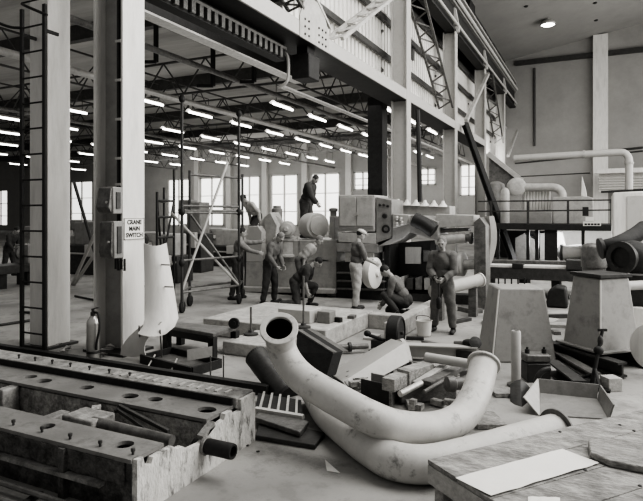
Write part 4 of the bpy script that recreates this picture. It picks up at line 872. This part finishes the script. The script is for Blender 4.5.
for p, z in ((LF,zt),(RF,zt-.1),(LF,2.27),(RF,2.27),(LF,1.15),(RF,1.15)): MB().ell(up(p,z-.05), (.07,.07,.09)).build('coupler', black_iron, g)
for p in (LF, RF, LB, RB):
    c_ = MB().lathe(up(p,.13)-V((.03,0,0)), (1,.3,0), [(.02,0),(.12,0),(.13,.01),(.13,.05),(.12,.06),(.02,.06)], 20).build('castor_wheel', rubber, g); MB().bar(up(p,.13), up(p,.28), .06, .05).build('fork', mid_steel, c_)
# scaffold poles further left
g = thing('tube_scaffold', 'dark tube frame standing left of the castored scaffold tower', 'scaffold', F(158, 305)); q0, q1 = F(157,305), F(174,300); q2 = q0+V((-1.2,1.6,0))
for p, z in ((q0,2.7),(q1,3.3),(q2,2.9)): MB().tube(p, up(p,z), .03, n=8).build('standard', black_iron, g)
for z in (.5,1.6,2.1,2.5): MB().tube(up(q0,z), up(q1,z), .028, n=8).build('ledger', dark_steel, g); MB().tube(up(q0,z), up(q2,z), .028, n=8).build('ledger', dark_steel, g)
MB().tube(up(q0,.3), up(q1,2.5), .028, n=8).build('diagonal_brace', dark_steel, g); MB().tube(up(q2,.3), up(q0,2.5), .028, n=8).build('diagonal_brace', dark_steel, g)
# ================================================================ left machine: gear casing with drums
YM = 13.6
g = thing('gear_machine', 'long grey machine casing the men are assembling, left of the cabinet', 'machine', atY(290,305,YM))
def pr(name, pix, dep, mat, Y=YM, bev=.02, par=None): return MB().prY(pix, Y, dep).build(name, mat, par or g, bev)
zb = atY(290,300,YM); Yf = YM
def fl(px): p = atY(px, 290, YM); return YH+H*FPX/( (p.x*-S_+p.y*C_))          # floor row at this column of the plane
pr('bed_casting', [(245,fl(245)),(338,fl(338)),(338,262),(320,258),(300,262),(246,262)], 1.6, mach_light)
pr('left_frame', [(246,262),(262,262),(262,232),(258,226),(249,226),(246,234)], 1.2, light_grey)
pr('tall_cheek', [(264,262),(272,262),(277,226),(270,212),(264,217)], .5, mach_light, YM+.2)
pr('center_frame', [(277,262),(300,262),(300,240),(277,240)], 1.3, mach_light)
pr('upper_table', [(298,262),(337,262),(337,240),(298,240)], 1.7, mach_light)
p = atY(289,238,YM+.3); MB().lathe(V((p.x,p.y-.2,p.z-.5)), (0,0,1), [(.36,0),(.36,.05),(.31,.08),(.31,.42),(.35,.45),(.35,.5),(.28,.55),(.1,.62)], 30).build('motor_drum', mach_light, g)
p = atY(288,229,YM-.1); MB().lathe(V((p.x,p.y,p.z)), (.3,-1,0), [(.03,0),(.2,0),(.22,.03),(.22,.12),(.17,.14),(.16,.2),(.07,.22),(.05,.26)], 30).build('gear_flange', light_grey, g)
p = atY(310,226,YM+.2); MB().lathe(V((p.x+.0,p.y+.25,p.z)), (.8,-.62,0), [(.05,-.32),(.32,-.32),(.36,-.26),(.36,.2),(.33,.25),(.26,.25),(.25,.3),(.1,.32)], 32).build('domed_cover', light_grey, g)
p = atY(270,226,YM+.5); MB().lathe(V((p.x+.1,p.y,p.z)), (.2,-1,0), [(.03,0),(.3,0),(.33,.03),(.33,.12),(.1,.2)], 28).build('gear_flange', mach_light, g)
p = atY(277,216,YM+.9); MB().lathe(V((p.x,p.y,p.z-.1)), (0,0,1), [(.16,0),(.16,.3),(.12,.34),(.12,.4)], 18).build('oil_filler', mach_grey, g)
pr('rear_step', [(244,fl(244)),(268,fl(268)),(268,248),(244,248)], .9, dark_steel, YM+1.0)
pr('ledge', [(246,286),(338,288),(338,293),(246,291)], -.25, mach_light)
for px in (268, 300, 318): pr('foot_bracket', [(px,fl(px)+1),(px+10,fl(px+10)+1),(px+8,293),(px+2,293)], -.2, dark_steel)
for px0, px1, y0, y1 in ((329,334.5,238,216),(331,334,245,236)): pr('pedestal_box', [(px0,y0),(px1,y0),(px1,y1),(px0,y1)], .5, mach_light, YM+.1)
p = atY(331,216,YM+.1); MB().lathe(V((p.x,p.y+.15,p.z)), (0,0,1), [(.09,0),(.09,.12),(.12,.14),(.12,.2),(.05,.22)], 16).build('valve_cap', mach_grey, g)
# ================================================================ control cabinet and head of the boring machine
YH2 = 13.3
g = thing('control_cabinet', 'grey double door control cabinet on the machine, below the black column', 'cabinet', atY(357,232,YH2))
cb = MB().prY([(338,231),(375,231.5),(375,195),(338,195)], YH2, 1.0).build('casing', mach_light, g, .02)
for a, b in ((339.5,355.5),(356.5,373)): 
    d = MB().prY([(a,226),(b,226),(b,197),(a,197)], YH2-.03, .04).build('door', mach_light, g, .008)
p = atY(357,214,YH2-.03); MB().lathe(p, (0,-1,0), [(.03,0),(.03,.03),(.05,.035),(.045,.06)], 14).build('handle', chrome, d)
MB().prY([(339,229),(373,229.5),(373,227.5),(339,227)], YH2-.02, .03).build('plinth_strip', mach_grey, g)
g = thing('boring_machine', 'large dark machine carrying the control cabinet, its arm reaching right over rollers', 'machine', atY(400,305,YH2))
def pr2(name, pix, dep, mat=mach_grey, Y=YH2, bev=.015, par=None): return MB().prY(pix, Y, dep).build(name, mat, par or g, bev)
def fl2(px): p = atY(px, 290, YH2); return YH+H*FPX/((p.x*-S_+p.y*C_))
ct = pr2('control_panel', [(376,243),(392,238),(392,200),(376,197)], .9)
for px, py, r in ((386,229,.1),(385,216,.06),(380,205,.03),(384,205,.03),(388,206,.03)):
    p = atY(px,py,YH2); MB().lathe(p, (0,-1,0), [(r,0),(r,.04),(r*.7,.05)], 18).build('dial', black_iron, ct)
p = atY(386,229,YH2-.05); MB().lathe(p, (0,-1,0), [(.05,0),(.05,.02)], 16).build('dial_center', mid_steel, ct)
pr2('upper_shelf', [(338,242),(376,244),(376,233),(338,232.5)], .9, mach_light)
pr2('lower_shelf', [(336,252),(378,253),(378,244),(336,243)], 1.0, mach_grey)
pr2('ways', [(336,fl2(336)),(384,fl2(384)),(384,262),(336,262)], 1.2, dark_steel, YH2+.25)
pr2('slide_post', [(345,262),(352,262),(352,252),(345,252)], .6, bright_steel, YH2+.1); pr2('slide_post', [(366,262),(374,262),(374,252),(366,252)], .6, bright_steel, YH2+.1)
for z in (272, 280, 288): pr2('way_bar', [(336,z),(384,z+1),(384,z+3),(336,z+2)], .2, mid_steel, YH2+.12)
p = atY(374,273,YH2-.2); MB().lathe(p, (1,-.12,0), [(.03,-.16),(.34,-.16),(.38,-.1),(.38,.05),(.33,.07),(.1,.08),(.08,.14),(.02,.15)], 32).build('face_plate', white_paint, g)
pr2('head', [(376,247),(392,244),(404,238),(410,232),(426,238),(438,240),(438,222),(425,216),(392,214),(392,238)], 1.0, mach_grey, YH2-.05)
hd_ = pr2('head_cover', [(393,228),(407,224),(409,215),(393,214)], .3, mach_light, YH2-.2)
for px, py in ((397,218),(401,219),(397,224),(402,223)): p = atY(px,py,YH2-.2); MB().lathe(p, (0,-1,0), [(.05,0),(.05,.03),(.02,.05)], 14).build('gauge', bright_steel, hd_)
m = MB(); A = [atY(414,219,YH2-.25), atY(424,224,YH2-.25), atY(434,231,YH2-.25)]; m.path(A, .17, 18); m.build('belt_guard', black_iron, g)
pr2('rear_beam', [(388,214),(450,217),(450,206),(388,203)], .6, mach_light, YH2+1.2)
m = MB()
for k in range(6):
    p = atY(398+9*k, 205+.4*k, YH2+1.25); m.lathe(p, (0,0,1), [(.14,0),(.05,.1),(.03,.16)], 14)
m.build('oiler_cups', white_paint, g)
pr2('cross_arm', [(436,228),(474,226),(474,215),(436,214)], .7, mach_light, YH2+.1); pr2('arm_rib', [(438,233),(468,231),(468,228),(438,229)], .4, mid_steel, YH2+.2)
p, q = atY(436,240,YH2+.2), atY(466,238,YH2+.2); MB().tube(p, q, .12, n=20).build('spindle', mach_light, g); MB().lathe(q, (1,0,0), [(.09,0),(.09,.08),(.14,.09),(.14,.15),(.05,.17)], 18).build('spindle_nose', mid_steel, g)
ng = (fl2(480)); pr2('end_column', [(474,ng),(486,ng+1),(486,226),(480,217),(474,222)], .6, mid_steel, YH2-.05)
p = atY(455,264,YH2+.3); MB().lathe(p, (1,-.15,0), [(.05,-.05),(.26,-.05),(.28,-.02),(.28,.22),(.24,.24),(.12,.25),(.1,.55),(.13,.56),(.13,.66),(.02,.66)], 30).build('feed_roller', mach_light, g)
for px in (384, 430): pr2('side_frame', [(px,fl2(px)),(px+6,fl2(px+6)),(px+6,240),(px,243)], .7, black_iron, YH2+.3)
pr2('back_panel', [(384,fl2(384)),(436,fl2(436)),(436,240),(384,244)], .1, black_iron, YH2+1.1)
pr2('inspection_plate', [(405,264),(421,264),(421,247),(405,247)], .05, white_paint, YH2+1.0); pr2('inspection_plate', [(423,262),(430,262),(430,250),(423,250)], .05, mid_steel, YH2+1.0)
for k in range(5): pr2('gear_block', [(388+9*k,290),(395+9*k,290),(395+9*k,278-2*(k%2)),(388+9*k,278)], .4, [mid_steel, mach_light, dark_steel][k%3], YH2+.4)
pr2('base_beam', [(384,fl2(384)),(486,fl2(486)),(486,296),(384,292)], .4, dark_steel, YH2+.5)
# pale pipe lying beside, white guard
a, b = F(440,296,.45), F(480,281,.45); a = atd(432,292,11.6); b = atd(480,280,12.2); g = thing('cream_pipe', 'pale pipe propped behind the standing man toward the end column', 'pipe', V((a.x,a.y,0)))
MB().tube(a, b, .13, n=24).build('tube', light_grey, g); ax = (b-a).normalized(); MB().ring(b, ax, .15, .1, .03).build('rim', white_paint, g)
for t in (.15, .85): p = a.lerp(b, t); MB().bx(p.x-.08, p.x+.08, p.y-.1, p.y+.1, 0, p.z-.12).build('trestle', wood_d, g)
g = thing('curved_guard', 'curved pale guard plate behind the machine end column', 'guard', atY(491,262,13.6))
rows_ = []
for k in range(7):
    t = k/6; y_ = 216+48*t; w_ = 11*math.sin(PI*(.25+.6*t))+1; rows_.append([atY(485,y_,13.9), atY(485+w_*.5,y_,13.75), atY(485+w_,y_,13.8)])
MB().sheet(rows_, .015).build('plate', light_grey, g); p = atY(486,262,13.9); MB().bar((p.x,p.y,0), (p.x,p.y,p.z+.3), .06, .06).build('prop', dark_steel, g)
# ================================================================ dark table bed behind the pedestals
YT = 15.6
g = thing('machine_table', 'long dark machine table with a pale strip behind the left pedestal', 'table', atY(530,296,YT))
def pr3(name, pix, dep, mat, Y=YT, bev=.01): return MB().prY(pix, Y, dep).build(name, mat, g, bev)
pr3('side_beam', [(484,278),(602,283),(602,270),(484,267)], 1.6, dark_steel); pr3('top_strip', [(487,267),(566,270),(566,266.5),(487,264.5)], .4, white_paint, YT+.1)
pr3('rear_rail', [(487,264),(600,267),(600,262),(487,260)], .3, mid_steel, YT+.9); pr3('slide_block', [(512,268),(523,268.5),(523,264),(512,263.5)], .4, black_iron, YT-.02); pr3('slide_block', [(566,271),(586,272),(586,261),(566,260)], .5, dark_steel, YT)
for px in (488, 524, 556, 594):
    p = atY(px,275,YT+.3); MB().bx(p.x-.1, p.x+.1, p.y-.2, p.y+.6, 0, p.z).build('leg', black_iron, g)
# white drawing pinned right, workpieces between
tag(MB().prism([V((p.x, p.y, max(0, p.z) if i > 1 else 0)) for i, p in enumerate(atY(a, b, 14.2) for a, b in [(545,302.5),(568,302.5),(566,288),(556,286),(548,291)])], (0,.5,0)).build('tarpaulin', black_iron, None, .05), 'dark tarpaulin bundle under the machine table behind the pedestals', 'tarpaulin')
# ================================================================ platform machine at the back right
YP = 26.0
g = thing('machine_platform', 'dark raised platform with handrails before the back wall', 'platform', atY(545,262,YP))
def pr4(name, pix, dep, mat, Y=YP, bev=0, par=None): return MB().prY(pix, Y, dep).build(name, mat, par or g, bev)
pr4('deck', [(478,229),(613,231),(613,225),(478,223)], 5, black_iron)
for px in (491, 528, 568, 611.5): 
    a, b = atY(px,225,YP), atY(px,201,YP); MB().bar(a, b, .09, .09).build('rail_post', dark_steel, g)
for y_ in (201.5, 211.5): MB().bar(atY(478,y_,YP), atY(612,y_-1.5,YP), .06, .06).build('hand_rail', dark_steel, g)
a, b = atY(612,200,YP), V((atY(612,200,YP).x, YP+5, atY(612,200,YP).z)); MB().bar(a, b, .06, .06).build('hand_rail', dark_steel, g)
for px, w_ in ((498,.12),(528,.12),(537,.14),(551,.5),(617,.16),(583,.12)):
    p = atY(px,229,YP+.3); MB().bx(p.x-w_/2, p.x+w_/2, YP+.2, YP+.5, 0, p.z).build('post', black_iron, g)
tag(MB().prY([(583,226),(601,226),(601,221.5),(583,221.5)], YP-.06, .04).build('notice_plate', sign_white), 'wide white notice plate on the platform edge', 'sign')
tag(MB().prY([(585.5,221),(594,221),(594,217),(585.5,217)], YP-.08, .04).build('notice_plate', sign_white), 'small white notice plate above the wide one on the platform rail', 'sign')
m = MB()
for k in range(5): m.prY([(584.5+3.2*k,225.2),(587+3.2*k,225.2),(587+3.2*k,223.4),(584.5+3.2*k,223.4)], YP-.075, .02)
tag(m.build('notice_marks', ink), 'worn dark marks across the wide white notice plate', 'marking') 
tag(MB().prY([(582.5,216),(588.5,216),(588.5,207),(582.5,207)], YP-.1, .15).build('junction_box', black_iron), 'small black box fixed to the platform handrail', 'box')
zd = atY(545,224,YP).z
def onp(name, label, cat, pix, Y, dep, mat, bev=.02):
    z0 = zd if min(b for a, b in pix) < 226 else 0
    return tag(MB().prism([V((p.x, p.y, max(p.z, z0))) for p in (atY(a, b, Y) for a, b in pix)], (0,dep,0)).build(name, mat, None, bev), label, cat)
onp('machine_housing', 'pale boxy housing on the platform, under the ducting elbow', 'housing', [(553,224),(593,224.5),(593,198),(588,196.5),(553,197)], YP+1.5, 2, mach_light)
onp('machine_housing', 'low grey housing on the left of the platform', 'housing', [(508,224),(552,224),(552,212),(508,209)], YP+1.2, 1.5, grey_paint)
m = MB()
for k in range(9): m.tube(atY(525+3*k,221,YP+3), atY(525+3*k,190,YP+3), .065, n=10)
tag(m.build('pipe_bank', white_paint), 'bank of upright white pipes in the middle of the platform', 'pipe bank')
onp('inspection_cone', 'small white cone shaped hood above the right housing', 'hood', [(581,196),(587,197),(586,190),(582,176)], YP+2.5, .3, white_paint)
g = thing('air_duct', 'thick grey duct running right then bending down to the pale housing', 'duct', atY(545,224,YP+3))
A = [atY(521,187.5,YP+2.6), atY(540,187.5,YP+2.6), atY(553,187.5,YP+2.6), atY(559,189.5,YP+2.6), atY(562,194,YP+2.6), atY(562,200,YP+2.6)]
MB().path(A, .19, 20).build('tube', mach_light, g)
p = atY(515,187,YP+2.6); g = thing('fan_housing', 'round pale fan housing at the left end of the grey duct', 'fan', (p.x, p.y, zd)); MB().lathe((p.x,p.y+.3,p.z), (.2,-1,0), [(.05,0),(.4,0),(.44,.05),(.44,.5),(.38,.56),(.2,.58)], 28).build('casing', mach_light, g); MB().bx(p.x-.3, p.x+.3, p.y-.2, p.y+.3, zd, p.z-.2).build('stand', grey_paint, g)
p = atY(505,205,YP+1); g = thing('vent_stack', 'pale upright vent stack with rounded top on the platform left', 'vent', (p.x,p.y,zd)); MB().lathe((p.x,p.y,zd), (0,0,1), [(.2,0),(.2,1.35),(.18,1.5),(.1,1.6),(.02,1.63)], 22).build('stack', mach_light, g)
p = atY(496,205,YP+3); g = thing('storage_tank', 'larger blurred upright tank behind the vent stack', 'tank', (p.x,p.y,zd)); MB().lathe((p.x,p.y,zd), (0,0,1), [(.45,0),(.45,1.7),(.4,1.9),(.2,2.02),(.02,2.05)], 26).build('shell', mach_grey, g)
# big pipe along the wall to the right
g = thing('wall_pipe', 'large pale pipe along the back wall turning down at right', 'pipe', atY(575,200,34)); Yw = 34
MB().path([atY(514,158.5,Yw), atY(560,155.8,Yw), atY(600,153.4,Yw), atY(617,152.4,Yw), atY(624,153,Yw), atY(628,157,Yw), atY(629,163,Yw), atY(629,180,Yw), atY(629,200,Yw)], .19, 20).build('tube', light_grey, g)
for q_, ax in ((atY(584,154.4,Yw),(1,0,0)),(atY(629,163,Yw),(0,0,1))): MB().lathe(q_, ax, [(.19,-.05),(.23,-.05),(.23,.05),(.19,.05)], 20).build('joint', mach_light, g)
g = thing('louvre_panel', 'ribbed pale louvre panel on the back wall behind the pipe elbow', 'louvre', atY(620,190,50))
p, q = atY(599,174,50), atY(650,191,50); MB().bx(p.x, q.x, 50, 50.2, q.z, p.z).build('back', light_grey, g); m = MB()
for k in range(7): z = q.z+(p.z-q.z)*k/7; m.prism([(p.x,50,z+.1),(p.x,49.8,z),(p.x,50,z)], (q.x-p.x,0,0))
m.build('slats', white_paint, g); MB().bx(p.x-.3, q.x, 49.3, 50, p.z, p.z+.35).build('hood', white_paint, g)
g = thing('storage_cabinet', 'big pale cabinet standing at right under the pipe elbow', 'cabinet', atY(630,271,21))
MB().prism([V((p.x, p.y, p.z if i > 1 else 0)) for i, p in enumerate(atY(a, b, 21) for a, b in [(613,271),(665,276),(665,190),(613,192.5)])], (0,3,0)).build('casing', white_paint, g, .05); MB().prY([(627,271),(665,274),(665,195),(627,196)], 20.95, .05).build('door', light_grey, g, .01)
tag(MB().bar(atY(601,192,30), atY(660,189,30), .1, .1).build('pipe_rail', black_iron), 'black rail above the big pale cabinet at right', 'rail')
onp('sloping_hood', 'dark sloping roofed housing at the foot of the last crane columns', 'housing', [(489,224),(521,224),(521,182),(489,156)], 33, 3, mid_steel)
tag(MB().bar(atY(488,153.5,32.9), atY(522,180.5,32.9), .3, .25).build('eaves_bar', pale_truss), 'pale sloping bar along the top of the dark housing', 'bar')
# machinery under the platform
g = thing('electric_motor', 'pale horizontal cylinder motor under the platform', 'motor', atY(578,262,YP+1)); a, b = atY(563,253,YP+.8), atY(590,252,YP+.8)
MB().tube(a, b, .33, n=26).build('casing', light_grey, g); MB().lathe(a, (-1,0,0), [(.2,0),(.38,.0),(.38,.1),(.1,.25)], 22).build('end_cover', dark_steel, g); MB().bx(a.x+.1, b.x-.1, a.y-.3, a.y+.3, 0, a.z-.25).build('stand', dark_steel, g)
onp('motor_hood', 'pale tapered hood under the platform left of the motor', 'hood', [(556,258),(568,258),(562,232),(556,231)], YP+1.5, .6, white_paint)
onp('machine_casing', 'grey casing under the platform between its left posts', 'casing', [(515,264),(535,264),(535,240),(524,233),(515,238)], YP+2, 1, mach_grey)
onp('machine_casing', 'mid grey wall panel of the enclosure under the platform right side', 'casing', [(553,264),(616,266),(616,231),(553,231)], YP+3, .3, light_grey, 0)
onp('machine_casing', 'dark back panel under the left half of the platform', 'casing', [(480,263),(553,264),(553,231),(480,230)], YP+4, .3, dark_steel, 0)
onp('column_cover', 'pale narrow cover plate beside the thick black platform post', 'cover', [(540,264),(546,264),(546,233),(540,233)], YP+2.5, .3, light_grey)
# ================================================================ dark valves at the right edge
g = thing('rounded_valve', 'big black rounded valve body on the right, nearest the right pedestal', 'valve', V((atd(620,272,8.9).x, atd(620,272,8.9).y, 0)))
c_ = atd(633,257,8.9); MB().ell(c_, (.27,.25,.26), None, 24, 16).build('body', black_iron, g); MB().lathe(c_, (-.6,-.8,.0), [(.2,.1),(.2,.24),(.25,.25),(.25,.3),(.16,.31),(.16,.26),(.02,.26)], 28).build('face_flange', dark_steel, g)
c2 = atd(618,244,9.1); MB().path([atd(603,248,9.2), c2, atd(634,236,9.2), atd(645,228,9.3)], .13, 20).build('elbow', black_iron, g); MB().lathe(atd(603,248,9.2), (-1,-.3,-.2), [(.13,0),(.17,.0),(.17,.05),(.1,.06)], 22).build('elbow_flange', dark_steel, g)
p = atd(633,275,9.0); MB().bx(p.x-.2, p.x+.3, p.y-.1, p.y+.25, 0, p.z).build('stand', dark_steel, g)
g = thing('worn_cylinder', 'worn upright steel cylinder standing behind the right pedestal', 'cylinder', F(594,290)); p = atd(594,268,10.5)
MB().lathe((p.x,p.y,0), (0,0,1), [(.2,0),(.2,p.z-.0),(.22,p.z+.02),(.22,p.z+.38),(.2,p.z+.42),(.12,p.z+.46)], 24).build('shell', mid_steel, g)
g = thing('gear_block', 'dark block of machinery between the worn cylinder and the black valve', 'machine', F(610,285)); p = atd(611,262,10.6)
MB().bx(p.x-.18, p.x+.2, p.y, p.y+.5, 0, p.z+.35).build('block', dark_steel, g, .02); MB().lathe((p.x,p.y,p.z+.05), (0,-1,0), [(.12,0),(.12,.05),(.06,.06)], 18).build('cover', mid_steel, g)
tag(MB().bar(F(634,300,.66), F(660,302,.66), .3, 1.3).build('dark_bed', black_iron), 'dark machine bed at the right edge behind the pipe stub', 'machine')
# ================================================================ left background between the columns
g = thing('lathe_machine', 'dark lathe beside the man at the far left edge', 'lathe', F(15,282))
a = F(-12,290); b = F(36,283)
MB().bar(up(a,.55), up(b,.55), .7, .25).build('bed', dark_steel, g, .02)
for t in (.1,.85): p = a.lerp(b,t); MB().bx(p.x-.25, p.x+.25, p.y-.25, p.y+.25, 0, .45).build('leg', black_iron, g)
MB().box(up(a.lerp(b,.8),.95), (.5,.45,.6), .2).build('headstock', mach_grey, g, .03); MB().lathe(up(a.lerp(b,.62),1.0), (1,.2,0), [(.04,0),(.18,0),(.2,.03),(.2,.1),(.05,.12)], 22).build('chuck', mid_steel, g)
def bgmach(label, px, py, w_, h_, mat, dd=None):
    p = F(px, py); g = thing('shop_machine', label, 'machine', p)
    MB().box(p+V((0,.3,h_*.25)), (w_,.9,h_*.5), .1).build('base', dark_steel, g, .03); MB().box(p+V((w_*.1,.35,h_*.7)), (w_*.55,.7,h_*.42), .1).build('column', mat, g, .05)
    MB().box(p+V((-w_*.25,.2,h_*.85)), (w_*.5,.5,h_*.18), .1).build('head', mat, g, .04); MB().lathe(p+V((-w_*.3,-.05,h_*.8)), (0,-1,0), [(.04,0),(.16,0),(.18,.04),(.1,.08)], 18).build('hand_wheel', mid_steel, g)
    MB().lathe(p+V((-w_*.45,.2,h_*.55)), (1,.1,0), [(.05,0),(.2,.0),(.22,.04),(.22,w_*.35),(.15,w_*.4)], 18).build('motor', mach_light, g)
    for k in range(3): MB().tube(p+V((-w_*.5,-.2+.12*k,h_*.36+.05*k)), p+V((w_*.5,-.18+.12*k,h_*.36+.05*k)), .035, n=8).build('feed_bar', light_grey, g)
    MB().box(p+V((w_*.32,-.22,h_*.42)), (w_*.2,.2,h_*.2), .1).build('gear_cover', light_grey, g, .02)
bgmach('dark machine standing between the two near columns', 82, 274, 2.2, 2.1, mach_grey)
bgmach('tall grey machine behind the scaffold tower', 190, 272, 1.1, 2.9, mach_grey)
bgmach('low dark machine behind the scaffold tower, left', 158, 282, 1.6, 1.7, mach_light)
bgmach('dark machine behind the scaffold tower, right', 222, 266, 2.0, 1.7, mach_light)
bgmach('grey machine far back beyond the leftmost column', 44, 268, 2.2, 1.8, mach_grey)
for k, (a, b, lab) in enumerate([((74,182),(98,228),'dark leaning pole between the near columns, upper'),((72,276),(96,232),'pale leaning pole between the near columns, left'),((74,280),(104,240),'pale leaning pole between the near columns, right')]):
    q = F(b[0] if k == 0 else a[0], 282 if k == 0 else a[1]+6); d_ = 18
    tag(MB().tube(F(a[0], 285), atd(b[0], b[1], 17-k), .05, n=8).build('leaning_pole', dark_steel if k == 0 else light_grey) if k else MB().tube(F(104, 284), atd(74, 182, 17), .05, n=8).build('leaning_pole', dark_steel), lab, 'pole')
for k, (px, py, lx, ly) in enumerate([(20,312,60,314),(0,325,45,318),(75,296,95,300)]):
    tag(MB().tube(F(px,py,.03), F(lx,ly,.03), .025, n=8).build('floor_pipe', black_iron), ['dark pipe on the floor behind the ladder', 'dark pipe on the floor left of the ladder', 'dark pipe on the floor between the near columns'][k], 'pipe')
# ================================================================ the men
dn = ((4,6),(14,0))
_, hands = person('standing grey haired man in dark overalls working with both hands, right of the machine', F(443,332), facing(-28), lean=4, la=((12,10),(58,-32)), ra=((14,8),(60,-34)), head=(14,-4), shirt=cl_mid, trousers=cl_mid, hair=hair_g, ll=(3,6,9), rl=(-3,4,9), bulk=.006, scale=.965)
hx_, hy_ = F(443,332).xy
person('man in a light cap and pale trousers standing in profile before the cabinet', F(356,310), facing(105), lean=6, la=((28,6),(74,-6)), ra=((26,6),(70,-6)), head=(16,0), shirt=cl_mid, trousers=cl_pale, hair=hair_d, cap=cl_white, sleeves=False, ll=(6,4,5), rl=(-3,6,5))
person('crouching dark haired man in overalls beside the drum, facing left', F(405,319), facing(-105), lean=34, la=((44,6),(72,-8)), ra=((46,6),(74,-8)), head=(14,0), shirt=cl_mid, trousers=cl_dark, hair=hair_d, ll=(112,150,14), rl=(60,140,14))
person('kneeling man in dark clothes leaning over the machine bed with bare forearms', F(296,307), facing(78), lean=48, la=((38,8),(62,-6)), ra=((40,6),(60,-8)), head=(10,0), shirt=cl_dark, trousers=cl_dark, hair=hair_d, sleeves=False, ll=(84,104,10), rl=(10,100,12))
person('stooping grey haired man in a light shirt behind the kneeling man', F(298,301)+V((-.1,.35,0)), facing(80), lean=44, la=((2,6),(34,0)), ra=((8,6),(40,0)), head=(-5,0), shirt=cl_pale, trousers=cl_mid, hair=hair_g, sleeves=False, ll=(14,24,8), rl=(4,22,8), bulk=.01)
tp = atY(303,238,14.3); 
person('man in black standing on top of the machine, reaching down to the right', V((tp.x-.2, 14.85, atY(320,240,13.6).z)), facing(68), lean=20, la=((14,6),(6,0)), ra=((44,10),(58,0)), head=(30,10), shirt=cl_dark, trousers=cl_dark, hair=hair_d, ll=(12,12,8), rl=(2,6,8), scale=1.05, bulk=.018)
person('man in dark work clothes standing bent over at the drum shaped motor', F(270,304), facing(60), lean=20, la=((18,8),(52,-12)), ra=((20,8),(56,-14)), head=(34,0), shirt=cl_mid, trousers=cl_dark, hair=hair_g, ll=(6,12,7), rl=(-2,8,7))
person('man with curly dark hair stretching an arm right, beside the scaffold tower', F(237,299), facing(95), lean=10, la=((96,4),(104,0)), ra=((60,8),(84,-8)), head=(4,0), shirt=cl_shirt, trousers=cl_dark, hair=hair_d, ll=(6,8,7), rl=(-6,6,7))
tp = atY(257,226,14.9)
person('man in a white shirt climbing on the machine, bending forward', V((tp.x, 14.9, atY(250,248,14.6).z)), facing(-50), lean=44, la=((4,10),(30,-6)), ra=((10,10),(36,-6)), head=(0,8), shirt=cl_white, trousers=cl_dark, hair=hair_d, ll=(44,60,10), rl=(10,20,10))
person('man in dark clothes bending over the lathe at the far left edge', F(9,276), facing(75), lean=24, la=((30,8),(64,-6)), ra=((32,8),(66,-6)), head=(24,0), shirt=cl_dark, trousers=cl_dark, hair=hair_d, ll=(6,8,8), rl=(-4,6,8))
# things the men hold
a = (hands[0]+hands[1])/2; g = thing('hand_tool', 'dark tool hanging from the hands of the standing grey haired man', 'tool', a-V((0,0,.5)))
MB().tube(a+V((0,0,.04)), a-V((0,0,.3)), .018, n=10).build('shaft', dark_steel, g); MB().lathe(a-V((0,0,.5)), (0,0,1), [(.02,0),(.045,.03),(.05,.18),(.02,.22)], 14).build('head', black_iron, g)
